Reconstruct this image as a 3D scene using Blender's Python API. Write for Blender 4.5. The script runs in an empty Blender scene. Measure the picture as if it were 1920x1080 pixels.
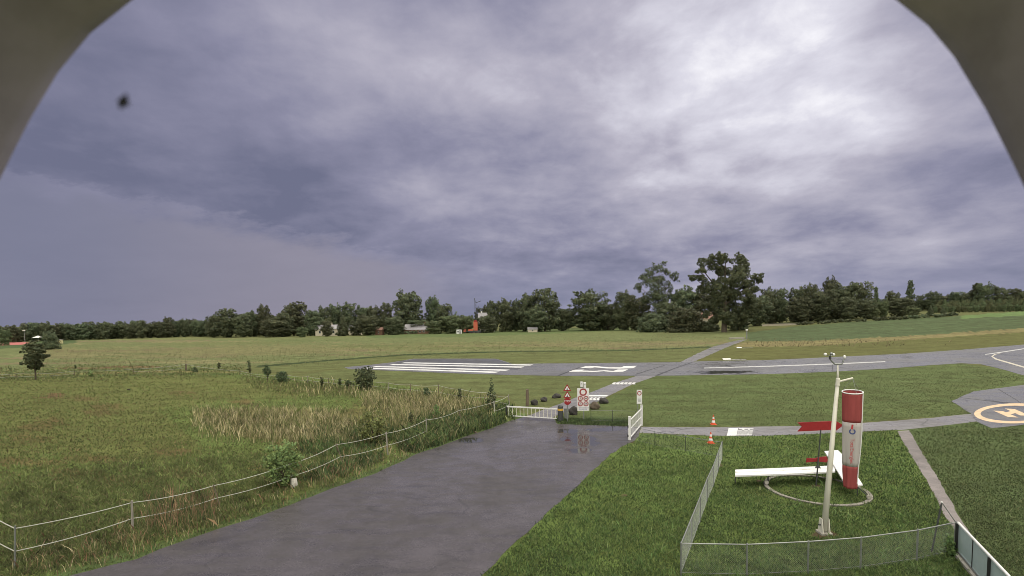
import bpy, bmesh, math, random
import numpy as np
from mathutils import Vector, Matrix
from mathutils.geometry import tessellate_polygon

random.seed(7); RNG = np.random.default_rng(7)
R = math.radians
scene = bpy.context.scene
COL = scene.collection

# ------------------------------------------------------------------ camera
FPX, CX, CAMZ, PITCH, ROLL = 960.0, 960.0, 8.5, R(4.0), R(1.0)
CY = 596.0 + FPX*math.tan(PITCH)
EYE = Vector((0, 0, CAMZ))
FWD = Vector((0, math.cos(PITCH), -math.sin(PITCH)))
UP0 = Vector((1, 0, 0)).cross(FWD)
RGT = Vector((1, 0, 0))*math.cos(ROLL) - UP0*math.sin(ROLL)
UPV = UP0*math.cos(ROLL) + Vector((1, 0, 0))*math.sin(ROLL)
cd = bpy.data.cameras.new("camera"); cam = bpy.data.objects.new("camera", cd); COL.objects.link(cam)
m = Matrix((RGT, UPV, -FWD)).transposed().to_4x4(); m.translation = EYE
cam.matrix_world = m
cd.sensor_width = 36; cd.lens = 36*FPX/1920
cd.shift_y = (CY-540)/1920
cd.clip_start = 0.01; cd.clip_end = 30000
cd.dof.use_dof = True; cd.dof.focus_distance = 45; cd.dof.aperture_fstop = 15
scene.camera = cam

def ray(px, py):
    return (FWD*FPX + RGT*(px-CX) - UPV*(py-CY)).normalized()
def P(px, py, z=0.0):
    d = ray(px, py); t = (z-CAMZ)/d.z
    return EYE + d*t
def G(px, py): return P(px, py, 0)
def at_depth(px, py, Y):
    """point on the pixel's ray at forward distance Y"""
    d = ray(px, py); return EYE + d*(Y/d.y)

# ------------------------------------------------------------------ world + sun
SUN_EL, SUN_ROT = R(56), R(60)       # high, front right, behind the cloud
world = bpy.data.worlds.new("World"); scene.world = world; world.use_nodes = True
wt = world.node_tree; wt.nodes.clear()

class S:
    """tiny expression wrapper over math nodes"""
    nt = None
    def __init__(s, v): s.v = v
    @staticmethod
    def op(o, *a, clamp=False):
        n = S.nt.nodes.new('ShaderNodeMath'); n.operation = o; n.use_clamp = clamp
        for i, x in enumerate(a):
            x = x.v if isinstance(x, S) else x
            if isinstance(x, (int, float)): n.inputs[i].default_value = x
            else: S.nt.links.new(x, n.inputs[i])
        return S(n.outputs[0])
    def __add__(s, o): return S.op('ADD', s, o)
    __radd__ = __add__
    def __sub__(s, o): return S.op('SUBTRACT', s, o)
    def __rsub__(s, o): return S.op('SUBTRACT', o, s)
    def __mul__(s, o): return S.op('MULTIPLY', s, o)
    __rmul__ = __mul__
    def __truediv__(s, o): return S.op('DIVIDE', s, o)
    def __pow__(s, o): return S.op('POWER', s, o)
    def max(s, o): return S.op('MAXIMUM', s, o)
    def min(s, o): return S.op('MINIMUM', s, o)
    def clamp(s): return S.op('ADD', s, 0.0, clamp=True)
    def ss(s, a, b):
        n = S.nt.nodes.new('ShaderNodeMapRange'); n.interpolation_type = 'SMOOTHSTEP'
        S.nt.links.new(s.v, n.inputs[0]); n.inputs[1].default_value = a; n.inputs[2].default_value = b
        return S(n.outputs[0])
def xyz(x, y, z):
    n = S.nt.nodes.new('ShaderNodeCombineXYZ')
    for i, a in enumerate((x, y, z)):
        if isinstance(a, S): S.nt.links.new(a.v, n.inputs[i])
        else: n.inputs[i].default_value = a
    return n.outputs[0]
def noise(vec, scale, detail=5, rough=.55, dist=0.0):
    n = S.nt.nodes.new('ShaderNodeTexNoise')
    if vec is not None: S.nt.links.new(vec, n.inputs['Vector'])
    n.inputs['Scale'].default_value = scale; n.inputs['Detail'].default_value = detail
    n.inputs['Roughness'].default_value = rough; n.inputs['Distortion'].default_value = dist
    return S(n.outputs[0])
def mixc(f, a, b, mode='MIX'):
    n = S.nt.nodes.new('ShaderNodeMix'); n.data_type = 'RGBA'; n.blend_type = mode
    for i, x in ((0, f), (6, a), (7, b)):
        x = x.v if isinstance(x, S) else x
        if isinstance(x, (int, float)): n.inputs[i].default_value = x
        elif isinstance(x, tuple): n.inputs[i].default_value = (*x[:3], 1)
        else: S.nt.links.new(x, n.inputs[i])
    return n.outputs[2]

def build_world():
    S.nt = wt
    tc = wt.nodes.new('ShaderNodeTexCoord'); sep = wt.nodes.new('ShaderNodeSeparateXYZ')
    wt.links.new(tc.outputs['Generated'], sep.inputs[0])
    dx, dy, dz = (S(o) for o in sep.outputs)
    def blob(px, py, k):
        v = ray(px, py)
        n = dx*v.x + dy*v.y + dz*v.z
        return n.max(0.0)**k
    zz = dz.max(0.0) + 0.22
    u, v = dx/zz, dy/zz
    vec = xyz(u, v*0.8, 1.7)
    big = noise(vec, 1.15, 3, .5, .3)
    mid = noise(xyz(u*1.1, v*1.3, 1.7), 2.4, 8, .55, .2)
    lump = noise(xyz(dx*4.0, dy*4.0, dz*8.0), 1.5, 8, .56, .35)
    mass = noise(xyz(dx*2.2+3.1, dy*2.2, dz*5.5), 1.3, 4, .5, .3)
    fine = noise(xyz(u, v*.8, 4.2), 7.0, 7, .62, .3)
    # brightness field of the cloud deck
    t = (big-.5)*.72 + (mid-.5)*.56 + (fine-.5)*.26 + (lump-.5)*.62 + (mass-.5)*.70 + .195
    amp = blob(1350, 190, 4)*.55 + .42
    t = t*amp
    t = t + blob(1480, 190, 9)*.20 + blob(1650, 190, 55)*.35 + blob(1320, 180, 70)*.10 + blob(1150, 110, 60)*.10 + blob(830, 90, 40)*.13
    t = t + blob(1130, 40, 60)*.10 + blob(560, 110, 90)*.09 + blob(60, 120, 12)*.05 - blob(1000, 500, 18)*.05 - blob(1780, 80, 150)*.34
    t = t - blob(430, 290, 60)*.06 - blob(1830, 470, 50)*.12 + blob(1150, 330, 20)*.07
    # lighter rain curtain under the dark shelf at the lower left
    a = dx/dy.max(.05); e = dz/dy.max(.05)
    wig = (noise(xyz(a*3.0, e*9.0, 0.3), 3.0, 9, .66)-.5)*.11
    def ae(px, py):
        d = ray(px, py); return d.x/d.y, d.z/d.y
    a0, e0 = ae(120, 345); a1, e1 = ae(830, 492)
    sl = (e1-e0)/(a1-a0)
    line = (a-a0)*sl + e0
    ab = e - (line + wig)
    shelf = ab.ss(-.004, .012)*(1-ab.ss(.03, .14))*(a*-1.0).ss(.05, .3)
    t = t - shelf*.07
    below = (ab*-1.0 + (lump-.5)*.05).ss(-.012, .045)
    left = (a*-1.0).ss(.0, .30)
    curtain = below*left
    t = t*(1-curtain*.55) + curtain*.115
    t = t.clamp()
    cr = wt.nodes.new('ShaderNodeValToRGB'); wt.links.new(t.v, cr.inputs[0])
    els = cr.color_ramp.elements
    els[0].position = 0; els[0].color = (.135, .142, .218, 1)
    els[1].position = 1; els[1].color = (1.0, .99, 1.0, 1)
    for p_, c_ in ((.22, (.228, .226, .318)), (.5, (.40, .385, .465)), (.75, (.62, .61, .685))):
        x = els.new(p_); x.color = (*c_, 1)
    c = cr.outputs[0]
    pk = mixc((a*-1.0).ss(.35, .95), (.262, .242, .292), (.160, .168, .240))
    c = mixc(curtain*.62, c, pk)
    # bluer, clearer air along the skyline on the right
    low = dz.ss(.13, .0)*(1-curtain)
    c = mixc(low*.42, c, (.225, .245, .355))
    # bright deck overhead and behind the viewer
    over = (dz.ss(.52, .95)*.9 + (dy*-1.0).ss(-.15, .6)*.75).min(1.0)
    c = mixc(over, c, (1.95, 1.86, 1.58))
    sky = wt.nodes.new('ShaderNodeTexSky'); sky.sky_type = 'NISHITA'; sky.sun_disc = False
    sky.sun_elevation = SUN_EL; sky.sun_rotation = SUN_ROT
    ten = mixc(1.0, c, (10, 10, 10), 'MULTIPLY')
    fin = mixc(.985, sky.outputs[0], ten)
    bg = wt.nodes.new('ShaderNodeBackground'); bg.inputs[1].default_value = .1
    wt.links.new(fin, bg.inputs[0])
    out = wt.nodes.new('ShaderNodeOutputWorld'); wt.links.new(bg.outputs[0], out.inputs[0])
build_world()
sd = bpy.data.lights.new("sun", 'SUN'); sun = bpy.data.objects.new("sun", sd); COL.objects.link(sun)
sd.energy = 1.5; sd.angle = R(35); sd.color = (1, .93, .78)
sv = Vector((math.sin(SUN_ROT)*math.cos(SUN_EL), math.cos(SUN_ROT)*math.cos(SUN_EL), math.sin(SUN_EL)))
sun.rotation_euler = sv.to_track_quat('Z', 'Y').to_euler()
scene.view_settings.view_transform = 'Standard'; scene.view_settings.look = 'None'
scene.view_settings.exposure = 0.22; scene.view_settings.gamma = 1.0
scene.render.engine = 'CYCLES'
scene.cycles.filter_width = .9; scene.cycles.max_bounces = 5; scene.cycles.transparent_max_bounces = 12

# ------------------------------------------------------------------ materials
def new_mat(name):
    mt = bpy.data.materials.new(name); mt.use_nodes = True
    nt = mt.node_tree; S.nt = nt
    return mt, nt, nt.nodes['Principled BSDF']
def geo_pos(nt):
    return nt.nodes.new('ShaderNodeNewGeometry').outputs['Position']
def obj_pos(nt):
    return nt.nodes.new('ShaderNodeTexCoord').outputs['Object']
def mat(name, c, rough=.6, var=.12, scale=6.0, metal=0.0, spec=.4, dirt=None, streak=False):
    mt, nt, b = new_mat(name)
    p = obj_pos(nt)
    if streak:
        mp = nt.nodes.new('ShaderNodeMapping'); nt.links.new(p, mp.inputs[0]); mp.inputs['Scale'].default_value = (1, 1, .12); p = mp.outputs[0]
    n = noise(p, scale, 6, .6)
    lo = tuple(max(0, x*(1-var)) for x in c); hi = tuple(min(1, x*(1+var)) for x in c)
    col = mixc(n.ss(.3, .7), lo, hi)
    if dirt:
        n2 = noise(p, scale*.45, 8, .7, .5)
        col = mixc(n2.ss(.52, .72)*.7, col, dirt)
    nt.links.new(col, b.inputs['Base Color'])
    nt.links.new((n*.25 + (rough-.12)).v, b.inputs['Roughness'])
    b.inputs['Metallic'].default_value = metal; b.inputs['Specular IOR Level'].default_value = spec
    return mt
def leaf_mat(name, c, var=.35, trans=.25, up=False, sat=.95):
    mt, nt, b = new_mat(name)
    at = nt.nodes.new('ShaderNodeAttribute'); at.attribute_name = 'Col'
    oi = nt.nodes.new('ShaderNodeObjectInfo')
    base = mixc(1.0, at.outputs['Color'], c, 'MULTIPLY')
    hv = nt.nodes.new('ShaderNodeHueSaturation'); nt.links.new(base, hv.inputs['Color'])
    rnd = S(oi.outputs['Random'])
    nt.links.new((rnd*.07+.462).v, hv.inputs['Hue'])
    nt.links.new((rnd*var+(1-var/2)).v, hv.inputs['Value'])
    hv.inputs['Saturation'].default_value = sat
    nt.links.new(hv.outputs[0], b.inputs['Base Color'])
    b.inputs['Roughness'].default_value = .6; b.inputs['Specular IOR Level'].default_value = .2
    tr = nt.nodes.new('ShaderNodeBsdfTranslucent'); nt.links.new(hv.outputs[0], tr.inputs[0])
    # leaves and blades take the light of the clump they belong to
    ge = nt.nodes.new('ShaderNodeNewGeometry')
    vm = nt.nodes.new('ShaderNodeVectorMath'); vm.operation = 'MULTIPLY_ADD'
    if up: vm.inputs[0].default_value = (0, 0, 1)
    else:
        an = nt.nodes.new('ShaderNodeAttribute'); an.attribute_name = 'Nrm'
        vt = nt.nodes.new('ShaderNodeVectorTransform'); vt.vector_type = 'NORMAL'; vt.convert_from = 'OBJECT'; vt.convert_to = 'WORLD'
        nt.links.new(an.outputs['Vector'], vt.inputs[0]); nt.links.new(vt.outputs[0], vm.inputs[0])
    k = 2.2 if up else 1.8
    vm.inputs[1].default_value = (k, k, k); nt.links.new(ge.outputs['Normal'], vm.inputs[2])
    nm = nt.nodes.new('ShaderNodeVectorMath'); nm.operation = 'NORMALIZE'; nt.links.new(vm.outputs[0], nm.inputs[0])
    nt.links.new(nm.outputs[0], b.inputs['Normal'])
    ms = nt.nodes.new('ShaderNodeMixShader'); ms.inputs[0].default_value = trans
    nt.links.new(b.outputs[0], ms.inputs[1]); nt.links.new(tr.outputs[0], ms.inputs[2])
    nt.links.new(ms.outputs[0], nt.nodes['Material Output'].inputs[0])
    return mt

def asphalt(name, c, wet=.5, puddles=(), scale=1.0, seed=0.0, streak=0.0, cracks=.75):
    mt, nt, b = new_mat(name)
    p = geo_pos(nt)
    sp = nt.nodes.new('ShaderNodeSeparateXYZ'); nt.links.new(p, sp.inputs[0])
    X, Y, Z = (S(o) for o in sp.outputs)
    q = xyz(X+seed, Y, Z)
    fine = noise(q, 16*scale, 4, .7); med = noise(q, 1.1*scale, 6, .65, .4); big = noise(q, .22*scale, 4, .55, .3)
    grit = noise(q, 26*scale, 3, .7)
    f = (fine*.45 + med*.35 + big*.35 + grit*.2 - .18)
    lo = tuple(x*.45 for x in c); hi = tuple(x*1.7 for x in c)
    col = mixc(f.ss(.25, .75), lo, hi)
    stain = noise(xyz(X*.5+seed, Y*.9, 3.0), .55, 7, .7, .8)
    col = mixc(stain.ss(.50, .66)*.45, col, tuple(x*.42 for x in c))
    col = mixc(grit.ss(.58, .70)*.45, col, tuple(x*3 for x in c))
    wetm = (big*.55 + med*.45).ss(.38, .62)
    st = noise(xyz(X*.25, Y*1.6, seed), 1.6, 5, .6, .4)
    vo = nt.nodes.new('ShaderNodeTexVoronoi'); vo.feature = 'DISTANCE_TO_EDGE'; vo.inputs['Scale'].default_value = .16*scale
    wv = nt.nodes.new('ShaderNodeVectorMath'); wv.operation = 'MULTIPLY_ADD'; nz = nt.nodes.new('ShaderNodeTexNoise'); nz.inputs['Scale'].default_value = .9*scale; nz.inputs['Detail'].default_value = 5
    nt.links.new(q, nz.inputs['Vector']); nt.links.new(nz.outputs['Color'], wv.inputs[0]); wv.inputs[1].default_value = (1.2, 1.2, 0); nt.links.new(q, wv.inputs[2]); nt.links.new(wv.outputs[0], vo.inputs['Vector'])
    crack = S(vo.outputs['Distance']).ss(.010, .003)*(noise(q, .3*scale, 3, .5).ss(.45, .6))
    col = mixc(crack*cracks, col, (.012, .012, .012))
    rough = .54 - wetm*(.30*wet) - st.ss(.42, .7)*(.20*streak) + (fine-.5)*.16
    if puddles:
        pm = None
        for (px, py, rx, ry) in puddles:
            g = G(px, py)
            ddx = (X-g.x)/rx; ddy = (Y-g.y)/ry
            q_ = (ddx*ddx + ddy*ddy)**.5
            pm = q_ if pm is None else pm.min(q_)
        edge = pm + (noise(q, .9, 5, .65, .6)-.5)*1.9
        pud = edge.ss(1.05, .8)
        rough = rough*(1-pud) + pud*.07
        col = mixc(pud*.75, col, (.022, .022, .026))
        bh = (fine*.5+grit*.5)*(1-pud)
        damp = edge.ss(1.5, .9)
        col = mixc(damp*.35, col, tuple(x*.45 for x in c))
    else:
        bh = fine*.5+grit*.5
    nt.links.new(col, b.inputs['Base Color']); nt.links.new(rough.max(.03).v, b.inputs['Roughness'])
    b.inputs['Specular IOR Level'].default_value = .5
    bp = nt.nodes.new('ShaderNodeBump'); bp.inputs['Strength'].default_value = .25; bp.inputs['Distance'].default_value = .02
    nt.links.new(bh.v, bp.inputs['Height']); nt.links.new(bp.outputs[0], b.inputs['Normal'])
    return mt

M = {}
M['white'] = mat('white_paint', (.66, .66, .67), .45, .06, 8, dirt=(.5, .48, .43))
M['offwhite'] = mat('cream_paint', (.60, .585, .52), .4, .08, 5, dirt=(.36, .32, .22), streak=True)
M['marking'] = mat('road_marking_paint', (.58, .58, .59), .5, .15, .7, dirt=(.27, .27, .275))
M['yellow_mark'] = mat('yellow_marking_paint', (.58, .42, .27), .5, .14, 2, dirt=(.36, .28, .21))
M['worn_paint'] = mat('worn_white_paint', (.40, .40, .41), .6, .25, 1.5, dirt=(.16, .16, .165))
M['taxi_paint'] = mat('pale_taxi_paint', (.42, .39, .33), .6, .15, 2, dirt=(.2, .2, .19))
M['red'] = mat('red_paint', (.25, .014, .018), .45, .1, 6)
M['sock_red'] = mat('red_cloth', (.27, .062, .062), .8, .14, 3, spec=.15, dirt=(.19, .045, .045), streak=True)
M['sock_white'] = mat('white_cloth', (.40, .375, .37), .85, .1, 3, spec=.1, dirt=(.31, .285, .28), streak=True)
M['ink_red'] = mat('red_print', (.40, .04, .05), .7, .1, 6)
M['ink_blue'] = mat('blue_print', (.05, .07, .2), .7, .1, 6)
M['black'] = mat('black_paint', (.02, .02, .022), .5, .2, 6)
M['steel'] = mat('galvanised_steel', (.24, .25, .25), .45, .12, 9, metal=.6, dirt=(.2, .2, .2))
M['dark_steel'] = mat('dark_steel', (.06, .065, .065), .5, .2, 9, metal=.3)
M['wood'] = mat('weathered_wood', (.13, .10, .075), .85, .25, 9, dirt=(.06, .05, .04), streak=True)
M['grey_wood'] = mat('grey_wood', (.26, .24, .21), .85, .2, 9, dirt=(.12, .11, .09), streak=True)
M['pale_wood'] = mat('pale_stump_wood', (.48, .46, .42), .8, .18, 8, dirt=(.2, .18, .14))
M['rope'] = mat('electric_tape', (.38, .38, .34), .7, .12, 12)
M['concrete'] = mat('concrete', (.34, .32, .29), .85, .15, 7, dirt=(.2, .19, .16))
M['kerb'] = mat('weathered_kerb', (.20, .185, .165), .9, .2, 3, dirt=(.09, .09, .06))
M['stone'] = mat('boulder_stone', (.035, .032, .03), .85, .35, 3, dirt=(.085, .075, .065))
M['brown_stone'] = mat('brown_boulder_stone', (.085, .066, .048), .85, .3, 4, dirt=(.06, .06, .05))
M['bark'] = mat('bark', (.075, .06, .045), .9, .3, 5, dirt=(.12, .11, .09))
M['orange'] = mat('orange_plastic', (.62, .09, .035), .55, .1, 6)
M['orange_paint'] = mat('orange_machine_paint', (.42, .10, .055), .5, .12, 3, dirt=(.3, .1, .07))
M['hood'] = mat('grey_plastic_hood', (.42, .375, .50), .7, .15, 40, dirt=(.30, .265, .35))
M['roof_grey'] = mat('grey_roof_tiles', (.25, .24, .26), .8, .2, 2)
M['roof_red'] = mat('red_roof_tiles', (.26, .15, .12), .85, .2, 2)
M['wall_cream'] = mat('cream_render', (.5, .45, .36), .85, .1, 2)
M['wall_white'] = mat('white_render', (.7, .69, .66), .85, .08, 2)
M['wall_brown'] = mat('brown_timber', (.16, .09, .06), .8, .2, 3)
M['pane_dark'] = mat('window_glass', (.03, .035, .04), .15, .2, 2)
M['court'] = mat('red_court', (.34, .11, .10), .85, .2, .3)
M['tarp_green'] = mat('green_windbreak', (.02, .10, .065), .8, .15, 1)
M['yellow_box'] = mat('pale_yellow_paint', (.55, .50, .27), .7, .1, 2)
M['earth'] = mat('bare_earth', (.13, .09, .06), .95, .3, 3)
M['tint_pane'] = None

mt, nt, b = new_mat('frosted_glass')
b.inputs['Base Color'].default_value = (.50, .58, .60, 1); b.inputs['Roughness'].default_value = .25
tr = nt.nodes.new('ShaderNodeBsdfTransparent'); tr.inputs[0].default_value = (.72, .82, .84, 1)
ms = nt.nodes.new('ShaderNodeMixShader'); n_ = noise(obj_pos(nt), 3, 4, .6)
nt.links.new((n_*.2+.52).v, ms.inputs[0])
nt.links.new(tr.outputs[0], ms.inputs[1]); nt.links.new(b.outputs[0], ms.inputs[2]); nt.links.new(ms.outputs[0], nt.nodes['Material Output'].inputs[0])
M['glass'] = mt

mt, nt, b = new_mat('ground_grass')
at = nt.nodes.new('ShaderNodeAttribute'); at.attribute_name = 'Col'
gp = geo_pos(nt)
n1 = noise(gp, .35, 6, .65, .4); n2 = noise(gp, 2.6, 6, .7); n3 = noise(gp, 13, 4, .7)
mp = nt.nodes.new('ShaderNodeMapping'); nt.links.new(gp, mp.inputs[0]); mp.inputs['Scale'].default_value = (.25, 1.6, 1)
n4 = noise(mp.outputs[0], .28, 5, .6)
val = (n1*.55 + n2*.55 + n3*.5 + n4*.4)
hv = nt.nodes.new('ShaderNodeHueSaturation'); nt.links.new(at.outputs['Color'], hv.inputs['Color'])
nt.links.new((val.ss(.62, 1.38)*1.35+.34).v, hv.inputs['Value']); nt.links.new((n1*.07+.465).v, hv.inputs['Hue'])
brown = mixc((noise(gp, .8, 7, .72, .5)).ss(.55, .74)*.5, hv.outputs[0], (.105, .082, .036))
nt.links.new(brown, b.inputs['Base Color']); b.inputs['Roughness'].default_value = .95; b.inputs['Specular IOR Level'].default_value = .1
bp = nt.nodes.new('ShaderNodeBump'); bp.inputs['Strength'].default_value = .7; bp.inputs['Distance'].default_value = .12
nt.links.new((n2*.6+n3*.6).v, bp.inputs['Height']); nt.links.new(bp.outputs[0], b.inputs['Normal'])
M['ground'] = mt

M['blade'] = leaf_mat('grass_blades', (1, 1, 1), 0.0, .3, True)
M['crown'] = leaf_mat('tree_leaves', (.098, .118, .062), .5, .12)
M['crown_light'] = leaf_mat('light_tree_leaves', (.115, .14, .066), .3, .2)
M['bush_leaf'] = leaf_mat('bush_leaves', (.20, .265, .092), .25, .35)
M['sapling_leaf'] = leaf_mat('sapling_leaves', (.082, .108, .052), .3, .2)
M['road'] = asphalt('wet_asphalt', (.055, .049, .053), 1.0,
    puddles=((1093, 826, .95, 2.2), (1065, 808, .8, .8), (1130, 806, 1.6, .55), (1160, 802, 1.0, .5), (1063, 824, .6, .6), (880, 826, .9, .8), (1090, 845, .8, .7)), streak=1.0, cracks=.3)
M['runway'] = asphalt('runway_asphalt', (.108, .106, .112), 1.0, puddles=((1362, 698, 4.5, 1.8), (1340, 700, 2.0, .8)), scale=.5, seed=31, streak=.8)
M['runway_old'] = asphalt('dark_patched_asphalt', (.05, .05, .052), .6, scale=.5, seed=11, streak=.6)
M['track'] = asphalt('worn_asphalt', (.145, .138, .142), .9, scale=.8, seed=57, streak=.6)
M['gravel'] = asphalt('worn_paving', (.15, .13, .125), .25, scale=1.5, seed=77)

# ------------------------------------------------------------------ mesh helpers
class MB:
    def __init__(s): s.v = []; s.f = []
    def add(s, vs, fs):
        o = len(s.v); s.v += [Vector(x) for x in vs]; s.f += [tuple(i+o for i in f) for f in fs]; return s
    def box(s, c, size, ax=None):
        c = Vector(c); ax = ax or (Vector((1, 0, 0)), Vector((0, 1, 0)), Vector((0, 0, 1)))
        h = [a.normalized()*(k/2) for a, k in zip(ax, size)]
        vs = [c + h[0]*i + h[1]*j + h[2]*k for i in (-1, 1) for j in (-1, 1) for k in (-1, 1)]
        return s.add(vs, [(0, 1, 3, 2), (4, 6, 7, 5), (0, 4, 5, 1), (2, 3, 7, 6), (0, 2, 6, 4), (1, 5, 7, 3)])
    def tube(s, pts, rs, n=8, cap=True):
        pts = [Vector(p) for p in pts]
        if not isinstance(rs, (list, tuple)): rs = [rs]*len(pts)
        vs = []; fs = []
        for i, p in enumerate(pts):
            d = (pts[min(i+1, len(pts)-1)] - pts[max(i-1, 0)]).normalized()
            a = d.orthogonal().normalized() if i == 0 else (a - d*a.dot(d)).normalized()
            b_ = d.cross(a)
            for k in range(n):
                t = 2*math.pi*k/n; vs.append(p + (a*math.cos(t) + b_*math.sin(t))*rs[i])
        for i in range(len(pts)-1):
            for k in range(n):
                k2 = (k+1) % n; fs.append((i*n+k, i*n+k2, (i+1)*n+k2, (i+1)*n+k))
        if cap: fs += [tuple(range(n))[::-1], tuple((len(pts)-1)*n+k for k in range(n))]
        return s.add(vs, fs)
    def prism(s, pts, vec):
        """solid from a planar outline pushed along vec"""
        pts = [Vector(p) for p in pts]; vec = Vector(vec); n = len(pts)
        tris = [tuple(t) for t in tessellate_polygon([pts])]
        vs = pts + [p+vec for p in pts]
        fs = tris + [tuple(i+n for i in t[::-1]) for t in tris] + [(i, (i+1) % n, (i+1) % n+n, i+n) for i in range(n)]
        return s.add(vs, fs)
    def sheet(s, pts):
        pts = [Vector(p) for p in pts]
        return s.add(pts, [tuple(t) for t in tessellate_polygon([pts])])
    def disc(s, c, r, ax, ay, vec, n=20, r_in=None):
        c = Vector(c)
        o = [c + ax*math.cos(2*math.pi*k/n)*r + ay*math.sin(2*math.pi*k/n)*r for k in range(n)]
        if r_in is None: return s.prism(o, vec)
        i_ = [c + ax*math.cos(2*math.pi*k/n)*r_in + ay*math.sin(2*math.pi*k/n)*r_in for k in range(n)]
        vec = Vector(vec); vs = o + i_ + [p+vec for p in o] + [p+vec for p in i_]; fs = []
        for k in range(n):
            j = (k+1) % n
            fs += [(k, j, n+j, n+k), (2*n+k, 3*n+k, 3*n+j, 2*n+j), (k, 2*n+k, 2*n+j, j), (n+k, n+j, 3*n+j, 3*n+k)]
        return s.add(vs, fs)
    def blob(s, c, r, seed=0, rough=.25, n=2, squash=(1, 1, 1)):
        bm = bmesh.new(); bmesh.ops.create_icosphere(bm, subdivisions=n, radius=1)
        rg = random.Random(seed); ph = [rg.uniform(0, 6) for _ in range(6)]
        vs = []
        for v in bm.verts:
            p = v.co; k = 1 + rough*(math.sin(p.x*2.3+ph[0])*math.sin(p.y*2.7+ph[1]) + .6*math.sin(p.z*4+ph[2]+p.x*3) + rg.uniform(-.25, .25))
            vs.append(Vector(c) + Vector((p.x*squash[0], p.y*squash[1], p.z*squash[2]))*k*r)
        fs = [tuple(v.index for v in f.verts) for f in bm.faces]; bm.free()
        return s.add(vs, fs)
    def build(s, name, mt, parent=None, origin=None, smooth=False):
        o0 = Vector(parent['wo']) if parent is not None else Vector(origin or (0, 0, 0))
        me = bpy.data.meshes.new(name)
        me.from_pydata([tuple(v-o0) for v in s.v], [], s.f); me.materials.append(mt)
        bm = bmesh.new(); bm.from_mesh(me); bmesh.ops.recalc_face_normals(bm, faces=bm.faces); bm.to_mesh(me); bm.free()
        if smooth: me.polygons.foreach_set('use_smooth', [True]*len(me.polygons))
        ob = bpy.data.objects.new(name, me); COL.objects.link(ob)
        if parent is not None:
            ob.parent = parent; ob['wo'] = parent['wo']
        else:
            ob.location = o0; ob['wo'] = tuple(o0)
        return ob
def tag(o, label=None, cat=None, group=None, kind=None):
    if label: o['label'] = label
    if cat: o['category'] = cat
    if group: o['group'] = group
    if kind: o['kind'] = kind
    return o
def thing(name, loc, label, cat, group=None):
    o = bpy.data.objects.new(name, None); COL.objects.link(o); o.location = loc; o['wo'] = tuple(loc)
    o.empty_display_size = .2
    return tag(o, label, cat, group)
def copy_tree(o, parent=None):
    c = o.copy(); COL.objects.link(c)
    if parent is not None: c.parent = parent
    for ch in list(o.children): copy_tree(ch, c)
    return c

def inpoly(px, py, poly):
    px = np.asarray(px); py = np.asarray(py); inside = np.zeros(px.shape, bool)
    n = len(poly)
    for i in range(n):
        x0, y0 = poly[i]; x1, y1 = poly[(i+1) % n]
        if y0 == y1: continue
        c = ((y0 > py) != (y1 > py)) & (px < (x1-x0)*(py-y0)/(y1-y0)+x0)
        inside ^= c
    return inside
_R = np.array([RGT, UPV, FWD])
def to_px(pts):
    q = (np.asarray(pts, float)-np.array(EYE)) @ _R.T
    w = np.maximum(q[:, 2], .01)
    return CX + q[:, 0]/w*FPX, CY - q[:, 1]/w*FPX, q[:, 2]
def px_ground(px, py):
    d = FPX*_R[2][None] + (px-CX)[:, None]*_R[0][None] - (py-CY)[:, None]*_R[1][None]
    t = -CAMZ/d[:, 2]
    return np.array(EYE)[None] + d*t[:, None]

def sstep(x, a, b):
    t = np.clip((np.asarray(x, float)-a)/(b-a), 0, 1); return t*t*(3-2*t)
def terrain(x, y):
    d = np.hypot(x, y); az = np.degrees(np.arctan2(x, y))
    return 7.2*sstep(az, 15, 42)*sstep(d, 180, 340) + 6*sstep(az, 20, 45)*sstep(d, 340, 600)
def T(x, y): return float(terrain(np.array([x]), np.array([y]))[0])
def march(px, py, dmax=1500):
    """where a pixel's ray meets the terrain"""
    d = ray(px, py); t = 10.0
    while t < dmax:
        p = EYE + d*t
        if p.z < T(p.x, p.y): return Vector((p.x, p.y, T(p.x, p.y)))
        t += max(.5, t*.004)
    p = EYE + d*dmax; return Vector((p.x, p.y, T(p.x, p.y)))

# ------------------------------------------------------------------ outlines (photo pixels)
ROAD = [(60, 1105), (131, 1078), (260, 1048), (305, 1028), (412, 991), (545, 947), (605, 922), (705, 887), (780, 852), (842, 830), (892, 812), (920, 804), (955, 790), (985, 781),
        (1037, 782), (1046, 795), (1100, 797), (1178, 799), (1202, 800), (1200, 814), (1190, 826), (1165, 838), (1140, 856), (1108, 886), (1080, 914), (1040, 950), (1000, 985), (940, 1042), (880, 1105)]
PATH1 = [(985, 781), (1012, 771), (1045, 759), (1078, 746), (1107, 736), (1149, 719), (1195, 704.5), (1232, 704.5), (1187, 720), (1142, 742), (1124, 752), (1080, 764), (1066, 769), (1037, 782)]
PATH2 = [(1275, 679), (1305, 664), (1335, 650.5), (1370, 641), (1395, 636), (1402, 636), (1360, 652), (1330, 666), (1300, 678)]
RUNWAY = [(645, 688.5), (690, 684.5), (730, 680), (775, 672.5), (930, 672.5), (955, 680), (960, 682), (1100, 681), (1270, 679), (1320, 677), (1440, 675), (1570, 669), (1690, 663.5), (1800, 656), (1920, 646), (2100, 628),
          (2100, 765), (1960, 716), (1920, 704), (1880, 692.5), (1840, 683), (1802, 681), (1740, 685), (1665, 691), (1560, 697), (1440, 701.5), (1240, 704.5), (1045, 704.5), (960, 703), (855, 700), (760, 696), (655, 692)]
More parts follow.
